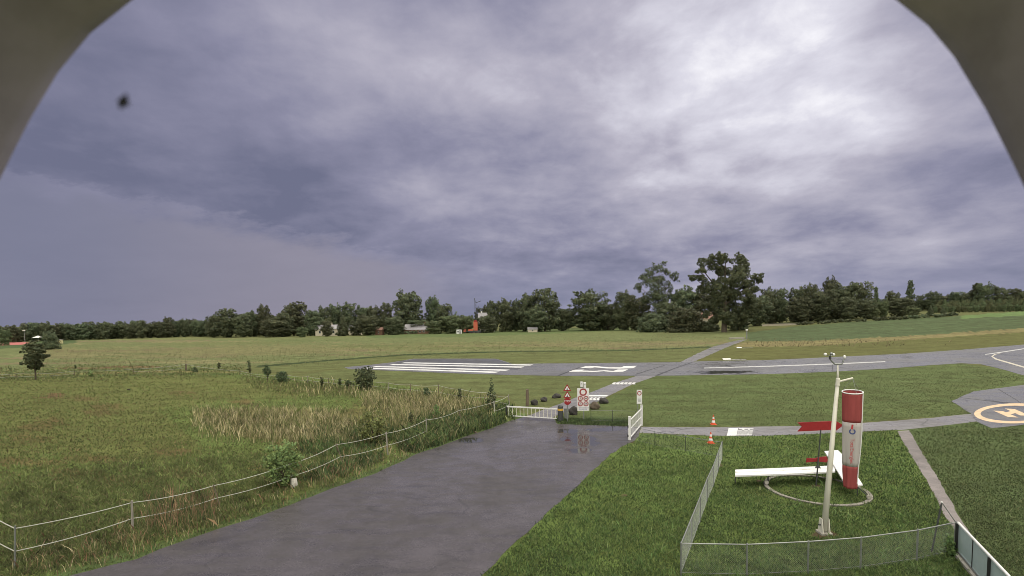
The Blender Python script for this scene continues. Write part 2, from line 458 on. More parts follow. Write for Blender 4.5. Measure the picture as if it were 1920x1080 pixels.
TAXI = [(1202, 800), (1240, 801), (1334, 801), (1420, 800), (1500, 799), (1619, 793), (1729, 785), (1829, 775), (1834, 790), (1760, 799), (1688, 806), (1619, 809), (1520, 814), (1415, 817.5), (1362, 818), (1240, 813), (1200, 812)]
HELI = [(1784, 752), (1825, 734), (1920, 721.5), (2060, 708), (2060, 778), (1920, 796), (1861, 803), (1831, 791), (1819, 774.5)]
WALK = [(1682, 808), (1690, 823), (1717, 868), (1749, 921), (1770, 966), (1789, 992), (1815, 1040), (1858, 1110), (1905, 1110), (1850, 1045), (1815, 994), (1770, 917), (1733, 856), (1712, 820), (1704, 806.5)]
BARE = [[(cx_+math.cos(a)*rx_*(1+.25*math.sin(3*a)), cy_+math.sin(a)*ry_) for a in np.linspace(0, 6.0, 12)] for cx_, cy_, rx_, ry_ in
        ((1546, 1001, 24, 8), (1349, 872, 6, 3), (1170, 929, 7, 2.5), (1424, 902, 7, 2.5), (1531, 911, 9, 3), (1182, 828, 7, 3))]
HARD = [ROAD, PATH1, PATH2, RUNWAY, TAXI, HELI, WALK]

# ------------------------------------------------------------------ ground sheet
def build_ground():
    az = np.concatenate([np.arange(-180, -60, 6), np.arange(-60, 60, .17), np.arange(60, 180, 6)])
    dep = np.concatenate([np.linspace(900, 400, 25), np.linspace(398, 120, 140), np.linspace(119, 20, 199), np.linspace(19.5, 4, 60)])
    rad = np.concatenate([[3.0], FPX*CAMZ/dep, [2600, 3600, 5200, 8000, 14000]])
    A, Rr = np.meshgrid(np.radians(az), rad, indexing='ij')
    x = Rr*np.sin(A); y = Rr*np.cos(A); z = terrain(x, y)
    pts = np.stack([x.ravel(), y.ravel(), z.ravel()], 1)
    na, nr = A.shape
    px, py, w = to_px(pts); ok = w > 1
    py = np.where(ok, py, 2000); px = np.where(ok, px, 960)
    jit = RNG.normal(0, 1, len(px))
    col = np.empty((len(px), 4)); col[:, 3] = 1
    col[:, :3] = (.092, .098, .038)                         # rough pasture
    def fill(poly, c, j=0.0):
        k = inpoly(px + jit*j*2, py + jit*j, poly) & ok; col[k, :3] = c
    # far meadow, straw and green
    fill([(-200, 633), (60, 640), (170, 634), (400, 633), (690, 628), (1200, 614), (1400, 622), (1400, 640), (1330, 650), (1170, 657), (960, 658), (760, 664), (600, 676), (450, 688), (-200, 712)], (.114, .130, .056), .5)
    fill([(170, 634), (400, 632), (690, 627), (690, 631), (400, 636), (170, 638)], (.125, .135, .058), .4)
    fill([(60, 650), (240, 655), (420, 648), (720, 645), (1040, 640), (1395, 637), (1330, 648), (1170, 654), (960, 655), (700, 660), (300, 672), (60, 672)], (.140, .136, .064), 2.0)
    for k in range(60):
        cx_, cy_ = RNG.uniform(-40, 1300), RNG.uniform(637, 684); rx_ = RNG.uniform(40, 190); ry_ = RNG.uniform(.5, 1.6)
        if cy_ > 672-(cx_-600)*.025 and cx_ > 500: continue
        fill([(cx_+math.cos(a)*rx_, cy_+math.sin(a)*ry_-math.cos(a)*rx_*.008) for a in np.linspace(0, 6.0, 14)], [(.130, .108, .060), (.092, .112, .044), (.165, .155, .078), (.112, .122, .050), (.145, .122, .070)][k % 5], .9)
    fill([(680, 629), (960, 619), (1200, 612), (1205, 618), (1000, 627), (860, 632), (700, 634)], (.088, .115, .046), .4)
    fill([(-200, 640), (45, 641), (140, 637), (145, 643), (60, 652), (-200, 660)], (.06, .085, .036), .5)
    # bright crop on the right and its straw verge
    fill([(1405, 640), (1400, 624), (1500, 611), (1640, 600), (1800, 592), (1960, 580), (2200, 560), (2200, 600), (1960, 614), (1700, 630), (1520, 640)], (.064, .086, .040), .3)
    fill([(1800, 592), (1960, 580), (2200, 560), (2200, 570), (1960, 588), (1800, 598)], (.10, .15, .055), .4)
    fill([(1395, 641), (1520, 639), (1700, 630), (1960, 613), (2200, 590), (2200, 600), (1960, 619), (1700, 638), (1520, 649), (1400, 652), (1375, 651)], (.160, .140, .066), .7)
    fill([(1375, 651), (1520, 649), (1960, 620), (2200, 600), (2200, 660), (1920, 646), (1690, 663), (1440, 675), (1290, 679)], (.092, .095, .034), .3)
    # mown strips along the runway
    fill([(450, 690), (600, 676), (760, 664), (960, 658.5), (1170, 657), (1335, 650), (1275, 679), (960, 682), (930, 672), (775, 672), (650, 688), (540, 700)], (.095, .106, .042), .3)
    fill([(640, 692), (860, 701), (1045, 704), (1195, 704), (1110, 736), (1046, 758), (990, 776), (952, 742), (860, 729), (700, 716), (560, 703)], (.092, .105, .042), .3)
    fill([(1195, 703), (1440, 702), (1665, 691), (1802, 681), (1880, 692), (1930, 706), (1930, 722), (1784, 752), (1829, 776), (1500, 799), (1200, 800), (1046, 797), (1037, 784), (1130, 752), (1190, 720)], (.082, .104, .040), .3)
    # lawn round the wind indicator
    fill([(1190, 826), (1200, 813), (1362, 818), (1688, 806), (2200, 740), (2200, 1300), (600, 1300), (880, 1080), (1060, 912), (1150, 835)], (.085, .120, .034), .2)
    fill([(1700, 804), (1790, 796), (1832, 790), (1862, 803), (1930, 795), (2200, 760), (2200, 1300), (1860, 1110)], (.066, .088, .034), .3)
    # paddock
    fill([(-300, 708), (450, 698), (700, 716), (952, 750), (985, 781), (700, 884), (412, 988), (131, 1075), (-300, 1300)], (.092, .120, .036), .5)
    fill([(-300, 712), (300, 700), (480, 712), (640, 730), (560, 745), (420, 750), (300, 770), (380, 840), (300, 870), (100, 850), (-300, 900)], (.098, .108, .036), 3.0)
    fill([(360, 772), (480, 765), (640, 772), (720, 740), (860, 745), (930, 765), (800, 800), (700, 830), (560, 838), (420, 812)], (.115, .108, .042), 3.0)
    for bp_ in BARE: fill(bp_, (.075, .058, .034), .3)
    for k in range(26):                                      # trodden, browner ground
        cx_, cy_ = RNG.uniform(-30, 640), RNG.uniform(722, 900); s_ = (cy_-600)/160
        fill([(cx_+math.cos(a)*RNG.uniform(18, 46)*s_, cy_+math.sin(a)*RNG.uniform(3, 7)*s_) for a in np.linspace(0, 6.0, 9)], (.105, .086, .036), 2.0)
    for (cx_, cy_, rx_, ry_) in ((105, 740, 16, 3), (160, 690, 60, 1.5), (250, 688, 60, 2), (90, 745, 30, 2)):
        fill([(cx_+math.cos(a)*rx_, cy_+math.sin(a)*ry_) for a in np.linspace(0, 6.0, 9)], (.12, .075, .042), .8)
    for row in range(3):
        fill([(-20, 699+row*5), (300, 690+row*5), (450, 693+row*4), (450, 695+row*4), (300, 692.5+row*5), (-20, 701+row*5)], ((.055, .075, .026), (.16, .14, .06), (.05, .07, .025))[row], .8)
    fill([(60, 1105), (131, 1060), (305, 1015), (412, 980), (545, 936), (605, 912), (705, 878), (780, 844), (892, 803), (985, 776), (990, 790), (892, 822), (780, 862), (605, 932), (412, 1001), (131, 1100)], (.066, .092, .034), .5)
    fill([(1046, 780), (1180, 782), (1180, 802), (1046, 800)], (.06, .085, .032), .2)
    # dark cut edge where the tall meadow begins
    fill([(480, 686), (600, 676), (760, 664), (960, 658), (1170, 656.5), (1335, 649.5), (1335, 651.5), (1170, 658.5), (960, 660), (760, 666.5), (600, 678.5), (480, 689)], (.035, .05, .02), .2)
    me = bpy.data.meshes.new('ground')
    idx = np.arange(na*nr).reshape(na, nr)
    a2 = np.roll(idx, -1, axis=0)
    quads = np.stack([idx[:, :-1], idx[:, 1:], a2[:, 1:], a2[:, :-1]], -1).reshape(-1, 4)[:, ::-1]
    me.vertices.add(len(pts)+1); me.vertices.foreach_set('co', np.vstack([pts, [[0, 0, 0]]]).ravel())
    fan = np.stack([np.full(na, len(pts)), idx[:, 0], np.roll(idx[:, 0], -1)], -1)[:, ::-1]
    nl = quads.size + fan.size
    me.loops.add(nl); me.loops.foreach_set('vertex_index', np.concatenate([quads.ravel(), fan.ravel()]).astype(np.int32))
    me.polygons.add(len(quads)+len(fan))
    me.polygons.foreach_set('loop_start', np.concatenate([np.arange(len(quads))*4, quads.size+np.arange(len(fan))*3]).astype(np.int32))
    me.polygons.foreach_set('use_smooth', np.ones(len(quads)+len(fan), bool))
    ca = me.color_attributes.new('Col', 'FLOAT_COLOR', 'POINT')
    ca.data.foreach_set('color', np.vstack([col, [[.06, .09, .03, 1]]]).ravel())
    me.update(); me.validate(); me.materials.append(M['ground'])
    ob = bpy.data.objects.new('ground', me); COL.objects.link(ob); tag(ob, kind='structure')
build_ground()

def ragged(poly, z, step=.5, amp=.06):
    pts = [P(x, y, z) for x, y in poly]; out = []
    for i, p in enumerate(pts):
        q = pts[(i+1) % len(pts)]; L = (q-p).length; n = max(1, min(40, int(L/step)))
        for k in range(n):
            v = p.lerp(q, k/n)
            if amp: v += Vector((random.uniform(-amp, amp), random.uniform(-amp, amp), 0))
            v.z = z; out.append(v)
    return out
def surface(name, poly, mt, z, parent=None, step=.6, amp=.06, kind='structure'):
    o = MB().sheet(ragged(poly, z, step, amp)).build(name, mt, parent)
    if parent is None: tag(o, kind=kind)
    return o
road = surface('road', ROAD, M['road'], .012, amp=.07)
path = surface('path', PATH1, M['track'], .008, amp=.05)
track = surface('path', PATH2, M['track'], .010, amp=.15)
runway = surface('runway', RUNWAY, M['runway'], .016, step=2, amp=.08)
taxi = surface('taxiway', TAXI, M['track'], .008, amp=.05)
heli = surface('helipad', HELI, M['runway'], .020, step=1.5, amp=.05)
walk = surface('footpath', WALK, M['gravel'], .012, amp=.04)
def mark(name, poly, parent, z, mt='marking', amp=0.0):
    return surface(name, poly, M[mt], z, parent, step=.8, amp=amp)
mark('patch', [(775, 673.5), (930, 673.5), (955, 681), (985, 686), (970, 693), (870, 692), (735, 681)], runway, .020, 'runway_old', .1)
for pl in ([(759, 679.3), (1000, 683.4), (994, 685.4), (752, 681.0)], [(738, 682.6), (984, 687.2), (977, 689.3), (730, 684.2)],
           [(705, 686.2), (956, 693.0), (948, 695.3), (698, 687.9)], [(688, 689.2), (937, 696.9), (928, 699.2), (680, 690.9)]):
    mark('threshold_stripe', pl, runway, .025)
for pl in ([(1088, 689.5), (1098, 686.6), (1118, 686.6), (1142, 688.6), (1164, 688.8), (1170, 686.4), (1194, 685.8), (1188, 690.2), (1162, 691.2), (1138, 690.8), (1115, 688.8), (1108, 690.4)],
           [(1066, 697.2), (1076, 693.2), (1096, 693), (1092, 694.6), (1114, 695.4), (1134, 694.2), (1150, 695.6), (1158, 692.8), (1178, 692.6), (1168, 697), (1148, 697.6), (1132, 696), (1112, 697.4), (1090, 696.8)]):
    mark('runway_number', pl, runway, .025)
mark('centre_line', [(1320, 689.3), (1440, 685.8), (1560, 681.6), (1660, 677.2), (1660, 678.8), (1560, 683.4), (1440, 687.6), (1320, 690.8)], runway, .025, 'worn_paint')
mark('taxi_line', [(1847, 664), (1885, 658.5), (1940, 650), (1940, 651.4), (1885, 660), (1847, 665.3)], runway, .025, 'worn_paint')
mark('taxi_line', [(1880, 661.5), (1866, 665), (1862, 668.5), (1870, 672.8), (1892, 679), (1940, 693), (1940, 695.4), (1890, 681), (1866, 674), (1858.5, 668.5), (1864, 664)], runway, .025, 'taxi_paint')
for pl in ([(1045, 704), (1062, 697.5), (1085, 689), (1088, 689), (1066, 697.5), (1050, 704)], [(1228, 704), (1262, 691), (1296, 679.5), (1299, 679.5), (1266, 691), (1234, 704)], [(1190, 702), (1215, 694), (1245, 685), (1247, 685), (1218, 694), (1194, 702)],
           [(1560, 683), (1561, 697), (1562.5, 697), (1561.5, 683)]):
    mark('joint_seam', pl, runway, .022, 'black')
# path and taxiway paint
mark('stop_line', [(1088, 740.5), (1141, 740.5), (1137, 743.3), (1084, 743)], path, .014)
for k in range(6):
    x = 1147 + k*7.4
    mark('ground_letter', [(x, 719.6), (x+4, 716.8), (x+8.4, 717), (x+6, 719), (x+8, 720.4), (x+4, 720.8)], path, .014)
for k in range(4):
    x = 1104 + k*7
    mark('ground_letter', [(x, 748.4), (x+5, 744.8), (x+8, 745.4), (x+5, 747), (x+7, 749.6), (x+3, 750.4)], path, .014)
mark('white_panel', [(1366, 802.6), (1384, 802.4), (1381, 816.6), (1363, 816.8)], taxi, .014)
for pl in ([(1386, 803), (1413, 802.8), (1412.6, 804.4), (1385.8, 804.6)], [(1384, 807), (1412, 807), (1411.8, 809), (1383.8, 809)], [(1383, 811), (1411, 811), (1410.8, 812.6), (1382.8, 812.8)], [(1382, 814.6), (1410, 814.4), (1409.6, 816), (1381.6, 816.2)],
           [(1392, 804.6), (1396, 804.6), (1394, 814.4), (1390, 814.4)], [(1403, 804.6), (1406, 804.6), (1404, 814.4), (1401, 814.4)]):
    mark('white_lettering', pl, taxi, .014)
# landing circle with H
el = lambda rx, ry, n=56: [P(1902+rx*math.cos(a), 775+ry*math.sin(a)+rx*math.cos(a)*-.012, .026) for a in np.linspace(0, 2*math.pi, n, endpoint=False)]
o_, i_ = el(75.5, 18.8), el(63.5, 14.4); n_c = len(o_)
MB().add(o_+i_, [(k, (k+1) % n_c, n_c+(k+1) % n_c, n_c+k) for k in range(n_c)]).build('landing_circle', M['yellow_mark'], heli)
hb = MB()
def bar(x0, y0, x1, y1, w, z):
    a, b_ = P(x0, y0, z), P(x1, y1, z); d = (b_-a).normalized(); q = Vector((-d.y, d.x, 0))*w/2
    hb.add([a+q, b_+q, b_-q, a-q], [(0, 1, 2, 3)])
bar(1871.5, 770.3, 1899.5, 782.3, .62, .026); bar(1893, 766.3, 1923, 779.5, .62, .026); bar(1884.5, 776.2, 1907, 771, .55, .027)
hb.build('landing_letter', M['yellow_mark'], heli)
for pl in ([(1800, 745), (1860, 752), (1960, 760), (1960, 761), (1860, 752.8), (1800, 745.6)], [(1870, 729), (1905, 750), (1960, 790), (1962, 790), (1907, 750), (1872, 729)]):
    mark('joint_seam', pl, heli, .023, 'black')

# ------------------------------------------------------------------ grasses
def blades(name, regions, label, soft=1.0):
    """regions: (pixel polygon, count, (hmin,hmax), width, [colours], lean, exclude?, clump)"""
    V = []; F = []; C = []; off = 0
    for (poly, n, (h0, h1), wd, cols, lean, clump) in regions:
        xs = [p[0] for p in poly]; ys = [p[1] for p in poly]
        m_ = int(n*2.2) + 50
        px = RNG.uniform(min(xs), max(xs), m_); py = RNG.uniform(min(ys), max(ys), m_)
        jx = 7 + 9*(np.maximum(py, 620)-620)/400
        k = inpoly(px+RNG.normal(0, 1, m_)*jx*soft, py+RNG.normal(0, 1, m_)*jx*.4*soft, poly)
        for hd in HARD+BARE: k &= ~inpoly(px, py, hd)
        px = px[k]; py = py[k]
        if clump > 0:
            g = px_ground(px, py)
            f = np.sin(g[:, 0]*1.3+1.1*np.sin(g[:, 1]*.9))*np.sin(g[:, 1]*1.1+1.7*np.sin(g[:, 0]*.7)) + .5*np.sin(g[:, 0]*3.7+g[:, 1]*2.9)
            k = RNG.uniform(-1.2, 1.2, len(px)) < f*clump + (1-clump)
            px = px[k]; py = py[k]
        px = px[:n]; py = py[:n]; c = len(px)
        if not c: continue
        g = px_ground(px, py); d = np.hypot(g[:, 0], g[:, 1])
        g[:, 2] = terrain(g[:, 0], g[:, 1])
        kk = g[:, 2] < .05; g = g[kk]; d = d[kk]; c = len(g)
        if not c: continue
        tuft = .5*np.sin(g[:, 0]*2.9+2*np.sin(g[:, 1]*2.3)) + .5*np.sin(g[:, 1]*3.7+2*np.sin(g[:, 0]*3.1+1)) + .4*np.sin(g[:, 0]*.7+g[:, 1]*.9+1.5*np.sin(g[:, 1]*.5))
        h = RNG.uniform(h0, h1, c)*RNG.uniform(.7, 1.1, c)*(1+.3*tuft)
        w = wd*RNG.uniform(.6, 1.4, c)*np.clip(d/25, .8, 6)
        a = RNG.uniform(0, 2*np.pi, c); ln = RNG.normal(0, lean, (c, 2))*h[:, None]
        b0 = g.copy(); b1 = g.copy()
        b0[:, 0] -= np.cos(a)*w/2; b0[:, 1] -= np.sin(a)*w/2; b1[:, 0] += np.cos(a)*w/2; b1[:, 1] += np.sin(a)*w/2
        md0 = b0 + np.stack([ln[:, 0]*.35, ln[:, 1]*.35, h*.6], 1); md1 = b1 + np.stack([ln[:, 0]*.35, ln[:, 1]*.35, h*.6], 1)
        tp = g + np.stack([ln[:, 0], ln[:, 1], h], 1)
        v = np.stack([b0, b1, md1, tp, md0], 1).reshape(-1, 3)
        V.append(v); F.append((np.arange(c*5).reshape(c, 5) + off)); off += c*5
        cc = np.array(cols)[RNG.integers(0, len(cols), c)]*RNG.uniform(.62, 1.38, (c, 1))*(1+.36*tuft[:, None])
        C.append(np.repeat(np.hstack([cc, np.ones((c, 1))]), 5, 0))
    V = np.vstack(V); F = np.vstack(F); C = np.vstack(C)
    me = bpy.data.meshes.new(name)
    me.vertices.add(len(V)); me.vertices.foreach_set('co', V.ravel())
    me.loops.add(F.size); me.loops.foreach_set('vertex_index', F.ravel().astype(np.int32))
    me.polygons.add(len(F)); me.polygons.foreach_set('loop_start', (np.arange(len(F))*5).astype(np.int32))
    me.color_attributes.new('Col', 'FLOAT_COLOR', 'POINT').data.foreach_set('color', C.ravel())
    me.update(); me.validate(); me.materials.append(M['blade'])
    o = bpy.data.objects.new(name, me); COL.objects.link(o); tag(o, label, 'grass', kind='stuff')
    return o
LAWN = [(.088, .142, .036), (.112, .166, .044), (.060, .104, .030), (.140, .164, .058), (.040, .070, .024)]
PAST = [(.092, .142, .038), (.112, .152, .046), (.062, .106, .030), (.150, .130, .058), (.108, .134, .046)]
STRAW = [(.44, .40, .20), (.33, .32, .14), (.50, .46, .26), (.14, .175, .055), (.24, .24, .10), (.12, .16, .05)]
RUST = [(.24, .15, .08), (.30, .20, .10), (.15, .15, .06), (.34, .25, .13)]
WEED = [(.065, .105, .034), (.085, .13, .042), (.05, .08, .028), (.115, .14, .05)]
blades('lawn_grass', [
    ([(1190, 826), (1200, 813), (1362, 818), (1688, 806), (1760, 945), (1850, 1100), (890, 1100), (1080, 912)], 95000, (.05, .11), .022, LAWN, .5, .35),
    ([(1704, 807), (1790, 797), (1832, 791), (1860, 804), (1930, 796), (2250, 752), (2250, 1100), (1865, 1100), (1770, 917)], 62000, (.03, .07), .022, [(.068, .096, .034), (.08, .108, .038), (.095, .115, .044), (.05, .072, .026)], .5, .3),
    ([(1040, 784), (1130, 752), (1190, 722), (1440, 703), (1665, 692), (1802, 682), (1930, 708), (1784, 752), (1829, 776), (1500, 799), (1200, 800), (1046, 797)], 30000, (.03, .06), .022, [(.085, .112, .040), (.10, .118, .046), (.07, .096, .034), (.115, .12, .05)], .5, .3),
    ([(985, 783), (890, 815), (780, 858), (605, 928), (412, 998), (200, 1068), (130, 1090), (80, 1090), (260, 1040), (412, 982), (605, 914), (780, 845), (920, 796)], 16000, (.06, .14), .022, WEED+LAWN, .5, .3),
    ([(1046, 797), (1178, 799), (1178, 788), (1100, 786), (1040, 784)], 3500, (.08, .2), .022, WEED, .4, .2),
    ([(1190, 828), (1205, 818), (1362, 822), (1680, 812), (1760, 945), (1850, 1100), (900, 1100), (1082, 918)], 9000, (.10, .22), .03, [(.11, .17, .05), (.085, .14, .04), (.14, .175, .06)], .6, .85),
    ([(1700, 815), (1860, 808), (1930, 800), (1930, 1100), (1865, 1100)], 2500, (.06, .13), .03, [(.10, .13, .05), (.13, .14, .06)], .6, .85),
    ([(1196, 824), (1170, 834), (1145, 853), (1085, 911), (1005, 982), (945, 1038), (890, 1100), (905, 1100), (958, 1044), (1018, 986), (1094, 916), (1152, 858), (1180, 838)], 3000, (.08, .2), .026, LAWN, .7, .4),
], 'short green lawn grass round the wind indicator and along the road', .15)
blades('pasture_grass', [
    ([(-20, 712), (450, 700), (700, 718), (940, 770), (700, 878), (412, 985), (131, 1072), (-20, 1100)], 70000, (.05, .16), .025, PAST, .6, .5),
    ([(0, 900), (300, 860), (520, 850), (640, 830), (700, 840), (600, 905), (412, 975), (150, 1050), (0, 1080)], 30000, (.10, .30), .024, [(.115, .165, .05), (.135, .18, .058), (.09, .13, .042), (.16, .165, .07), (.10, .15, .046)], .55, .5),
    ([(-20, 690), (450, 684), (460, 702), (-20, 716)], 4500, (.1, .3), .03, PAST+STRAW[3:], .5, .6),
    ([(450, 700), (560, 715), (700, 722), (860, 742), (860, 752), (640, 745), (470, 728)], 5000, (.15, .4), .025, PAST+STRAW[3:], .5, .4),
], 'rough green pasture grass growing in the fenced paddock')
blades('dry_grass', [
    ([(360, 775), (480, 768), (620, 772), (660, 790), (650, 830), (560, 836), (470, 815), (390, 808)], 6500, (.35, .9), .018, STRAW, .34, .6),
    ([(700, 740), (760, 738), (860, 750), (930, 768), (900, 790), (800, 790), (720, 775), (680, 755)], 6500, (.4, 1.0), .018, STRAW, .34, .5),
    ([(520, 712), (600, 725), (720, 735), (690, 750), (560, 730)], 1500, (.4, .8), .02, STRAW, .25, .5),
    ([(620, 800), (700, 790), (800, 780), (830, 800), (740, 812), (640, 838)], 2200, (.4, .9), .018, STRAW+WEED, .25, .4),
    ([(20, 1040), (250, 985), (412, 945), (550, 905), (640, 868), (740, 845), (760, 850), (700, 880), (560, 935), (412, 984), (290, 1024), (131, 1070), (20, 1085)], 9000, (.15, .5), .016, RUST+STRAW[1:3]+WEED, .4, .5),
    ([(270, 975), (290, 960), (400, 930), (410, 965), (330, 1000), (280, 1000)], 1100, (.5, .95), .014, RUST+WEED, .25, 0),
    ([(545, 905), (640, 868), (720, 845), (800, 820), (790, 838), (700, 872), (600, 915)], 2600, (.25, .6), .016, RUST+STRAW, .35, .3),
    ([(60, 640), (420, 640), (720, 640), (1040, 634), (1200, 622), (1395, 632), (1330, 648), (1170, 656), (960, 657), (760, 663), (600, 675), (450, 686), (60, 690)], 15000, (.12, .38), .016, [(.145, .142, .068), (.115, .130, .05), (.17, .16, .085), (.10, .118, .045), (.13, .13, .06)], .4, .5),
    ([(1220, 620), (1290, 618), (1395, 628), (1390, 634), (1300, 630), (1225, 628)], 2000, (.3, .6), .016, [(.19, .18, .09), (.23, .21, .11), (.15, .16, .06)], .3, .3),
    ([(1400, 645), (1520, 641), (1700, 632), (1930, 615), (1930, 619), (1700, 637), (1520, 648), (1400, 651)], 5000, (.3, .6), .02, [(.19, .165, .085), (.15, .145, .065), (.24, .21, .115)], .3, .4),
], 'tall straw coloured grass in patches along the fences and meadow', 2.4)
blades('nettles', [
    ([(745, 830), (800, 790), (900, 768), (930, 775), (925, 795), (840, 826), (770, 850)], 9500, (.25, .8), .045, WEED+[(.15, .17, .06), (.13, .17, .05), (.2, .18, .09)], .4, .4),
    ([(890, 775), (950, 758), (965, 778), (920, 800), (885, 805)], 3000, (.2, .6), .045, WEED+[(.17, .19, .06), (.15, .18, .05), (.20, .20, .08)], .4, .4),
    ([(560, 905), (600, 880), (700, 850), (720, 860), (640, 890)], 1500, (.2, .5), .04, WEED, .4, .2),
    ([(560, 800), (700, 800), (760, 810), (700, 840), (600, 860), (560, 850)], 2600, (.2, .5), .04, WEED+PAST, .4, .4),
], 'dark green weeds and nettles crowding the roadside fence')

# ------------------------------------------------------------------ trees
def leaf_mesh(name, blobs, nleaf, leaf, mt, seed, scale, tone=.25, flat=.5, sub=4):
    """blobs: (x,y,z,r,rz); many small leaf clump faces spread through their shells"""
    rg = np.random.default_rng(seed)
    if sub:
        nb = []
        for (bx, by, bz, br, bzr) in blobs:
            for _ in range(sub):
                d_ = rg.normal(size=3); d_ /= np.linalg.norm(d_); q_ = rg.uniform(.45, 1.0); f_ = rg.uniform(.28, .5)
                nb.append((bx+d_[0]*br*q_, by+d_[1]*br*q_, bz+d_[2]*bzr*q_, br*f_, bzr*f_))
            nb.append((bx, by, bz, br*.7, bzr*.7))
        blobs = nb
    B = np.array(blobs); wgt = B[:, 3]**2; wgt /= wgt.sum()
    bi = rg.choice(len(B), nleaf, p=wgt)
    n = rg.normal(size=(nleaf, 3)); n /= np.linalg.norm(n, axis=1)[:, None]
    rr = rg.uniform(.55, 1.08, nleaf)**.6
    c = B[bi, :3] + n*(np.stack([B[bi, 3], B[bi, 3], B[bi, 4]], 1)*rr[:, None])
    nn = n*flat + rg.normal(size=(nleaf, 3))*.6; nn /= np.linalg.norm(nn, axis=1)[:, None]
    t1 = np.cross(nn, rg.normal(size=(nleaf, 3))); t1 /= np.linalg.norm(t1, axis=1)[:, None]; t2 = np.cross(nn, t1)
    s = leaf*rg.uniform(.55, 1.35, nleaf)[:, None]
    asp = rg.uniform(.55, .9, nleaf)[:, None]
    v = np.stack([c-t1*s, c-t2*s*asp*.8+nn*s*.15, c+t1*s, c+t2*s*asp], 1)
    v = (v/np.array(scale)).reshape(-1, 3)
    bt = rg.uniform(1-tone, 1+tone, len(B))
    val = bt[bi]*rg.uniform(.7, 1.3, nleaf)
    hue = rg.uniform(-.12, .12, nleaf)
    cc = np.stack([val*(1+hue), val, val*(1-hue), np.ones(nleaf)], 1).clip(0, 3)
    me = bpy.data.meshes.new(name)
    me.vertices.add(len(v)); me.vertices.foreach_set('co', v.ravel())
    me.loops.add(len(v)); me.loops.foreach_set('vertex_index', np.arange(len(v), dtype=np.int32))
    me.polygons.add(nleaf); me.polygons.foreach_set('loop_start', np.arange(nleaf, dtype=np.int32)*4)
    me.color_attributes.new('Col', 'FLOAT_COLOR', 'POINT').data.foreach_set('color', np.repeat(cc, 4, 0).ravel())
    cen = np.average(B[:, :3], axis=0, weights=wgt); ow = c-cen; ow[:, 2] *= .6; ow /= np.linalg.norm(ow, axis=1)[:, None]+1e-6
    nr = n*.8 + ow*.7 + np.array([0, 0, .35]); nr = nr*np.array(scale)/scale[0]; nr /= np.linalg.norm(nr, axis=1)[:, None]
    me.attributes.new('Nrm', 'FLOAT_VECTOR', 'POINT').data.foreach_set('vector', np.repeat(nr, 4, 0).ravel())
    me.update(); me.validate(); me.materials.append(mt)
    return me
def crown_blobs(kind, seed, Rr, H, th, n):
    """a solid core with billows standing out of it all round"""
    rg = np.random.default_rng(seed); out = []
    def prof(u):
        if kind == 'round': return math.sqrt(max(0, 1-(2*u-1)**2))**.6
        if kind == 'egg': return max(0, math.sin(math.pi*min(1, u**.85*.93+.02)))**.5
        if kind == 'cone': return (1-u)**.75*min(1, u*5+.45)
        if kind == 'poplar': return max(0, math.sin(math.pi*(u*.9+.06)))**.45
        return math.sqrt(max(0, 1-u**2.2))
    lx, ly = rg.uniform(-.12, .12, 2)
    for i in range(n):
        u = (i+rg.uniform(0, 1))/n; u = u*.93+.02; a = i*2.4+rg.uniform(-.7, .7); p = prof(u)
        r = Rr*rg.uniform(.20, .36)*(.75+.25*p)*(1.5 if kind == 'poplar' else 1)
        rad = max(0, p*Rr-r*rg.uniform(.55, 1.0))
        z = th+(H-th)*u
        z = min(z, H-r*.75)
        out.append((math.cos(a)*rad+lx*Rr*u, math.sin(a)*rad+ly*Rr*u, z, r, r*rg.uniform(.85, 1.15)))
    for u in (.12, .3, .48, .66, .82):
        p = prof(u)*.88
        out.append((lx*Rr*u, ly*Rr*u, th+(H-th)*u*.96, Rr*p, (H-th)*.15))
    return out
def trunk_mesh(name, Rr, H, th, seed, scale, r0=.45, limbs=6):
    rg = random.Random(seed); mb = MB()
    mb.tube([(0, 0, -.3), (rg.uniform(-.1, .1), 0, th*.6), (rg.uniform(-.3, .3), rg.uniform(-.3, .3), th+(H-th)*.35), (0, 0, H*.85)], [r0*1.25, r0*.9, r0*.6, r0*.12], 8)
    for k in range(limbs):
        a = rg.uniform(0, 6.28); z0 = th+(H-th)*rg.uniform(.02, .4); rr = Rr*rg.uniform(.5, .8)
        mb.tube([(0, 0, z0), (math.cos(a)*rr*.5, math.sin(a)*rr*.5, z0+(H-th)*.12), (math.cos(a)*rr, math.sin(a)*rr, z0+(H-th)*rg.uniform(.22, .4))], [r0*.45, r0*.3, r0*.08], 6)
    me = bpy.data.meshes.new(name)
    me.from_pydata([(v.x/scale[0], v.y/scale[1], v.z/scale[2]) for v in mb.v], [], mb.f); me.materials.append(M['bark']); me.update()
    return me
PROTO = {}
def proto(key, kind, seed, Rr, H, th, nb, nl, leaf, mt, limbs=6, r0=.45, **kw):
    sc = (Rr, Rr, H)
    PROTO[key] = (leaf_mesh('crown', crown_blobs(kind, seed, Rr, H, th, nb), nl, leaf, mt, seed+100, sc, **kw), trunk_mesh('trunk', Rr, H, th, seed, sc, r0, limbs))
for i in range(5): proto('round%d' % i, 'round', 11+i, 7, 18, .4, 26, 8500, .40, M['crown'])
for i in range(4): proto('egg%d' % i, 'egg', 31+i, 6.5, 20, .3, 30, 8500, .40, M['crown'])
for i in range(2): proto('light%d' % i, 'round', 51+i, 6, 12, .2, 20, 6500, .36, M['crown_light'])
for i in range(2): proto('poplar%d' % i, 'poplar', 61+i, 2.2, 20, .3, 44, 4200, .34, M['crown'])
for i in range(2): proto('cone%d' % i, 'cone', 71+i, 5, 12, .2, 28, 6000, .32, M['crown'])
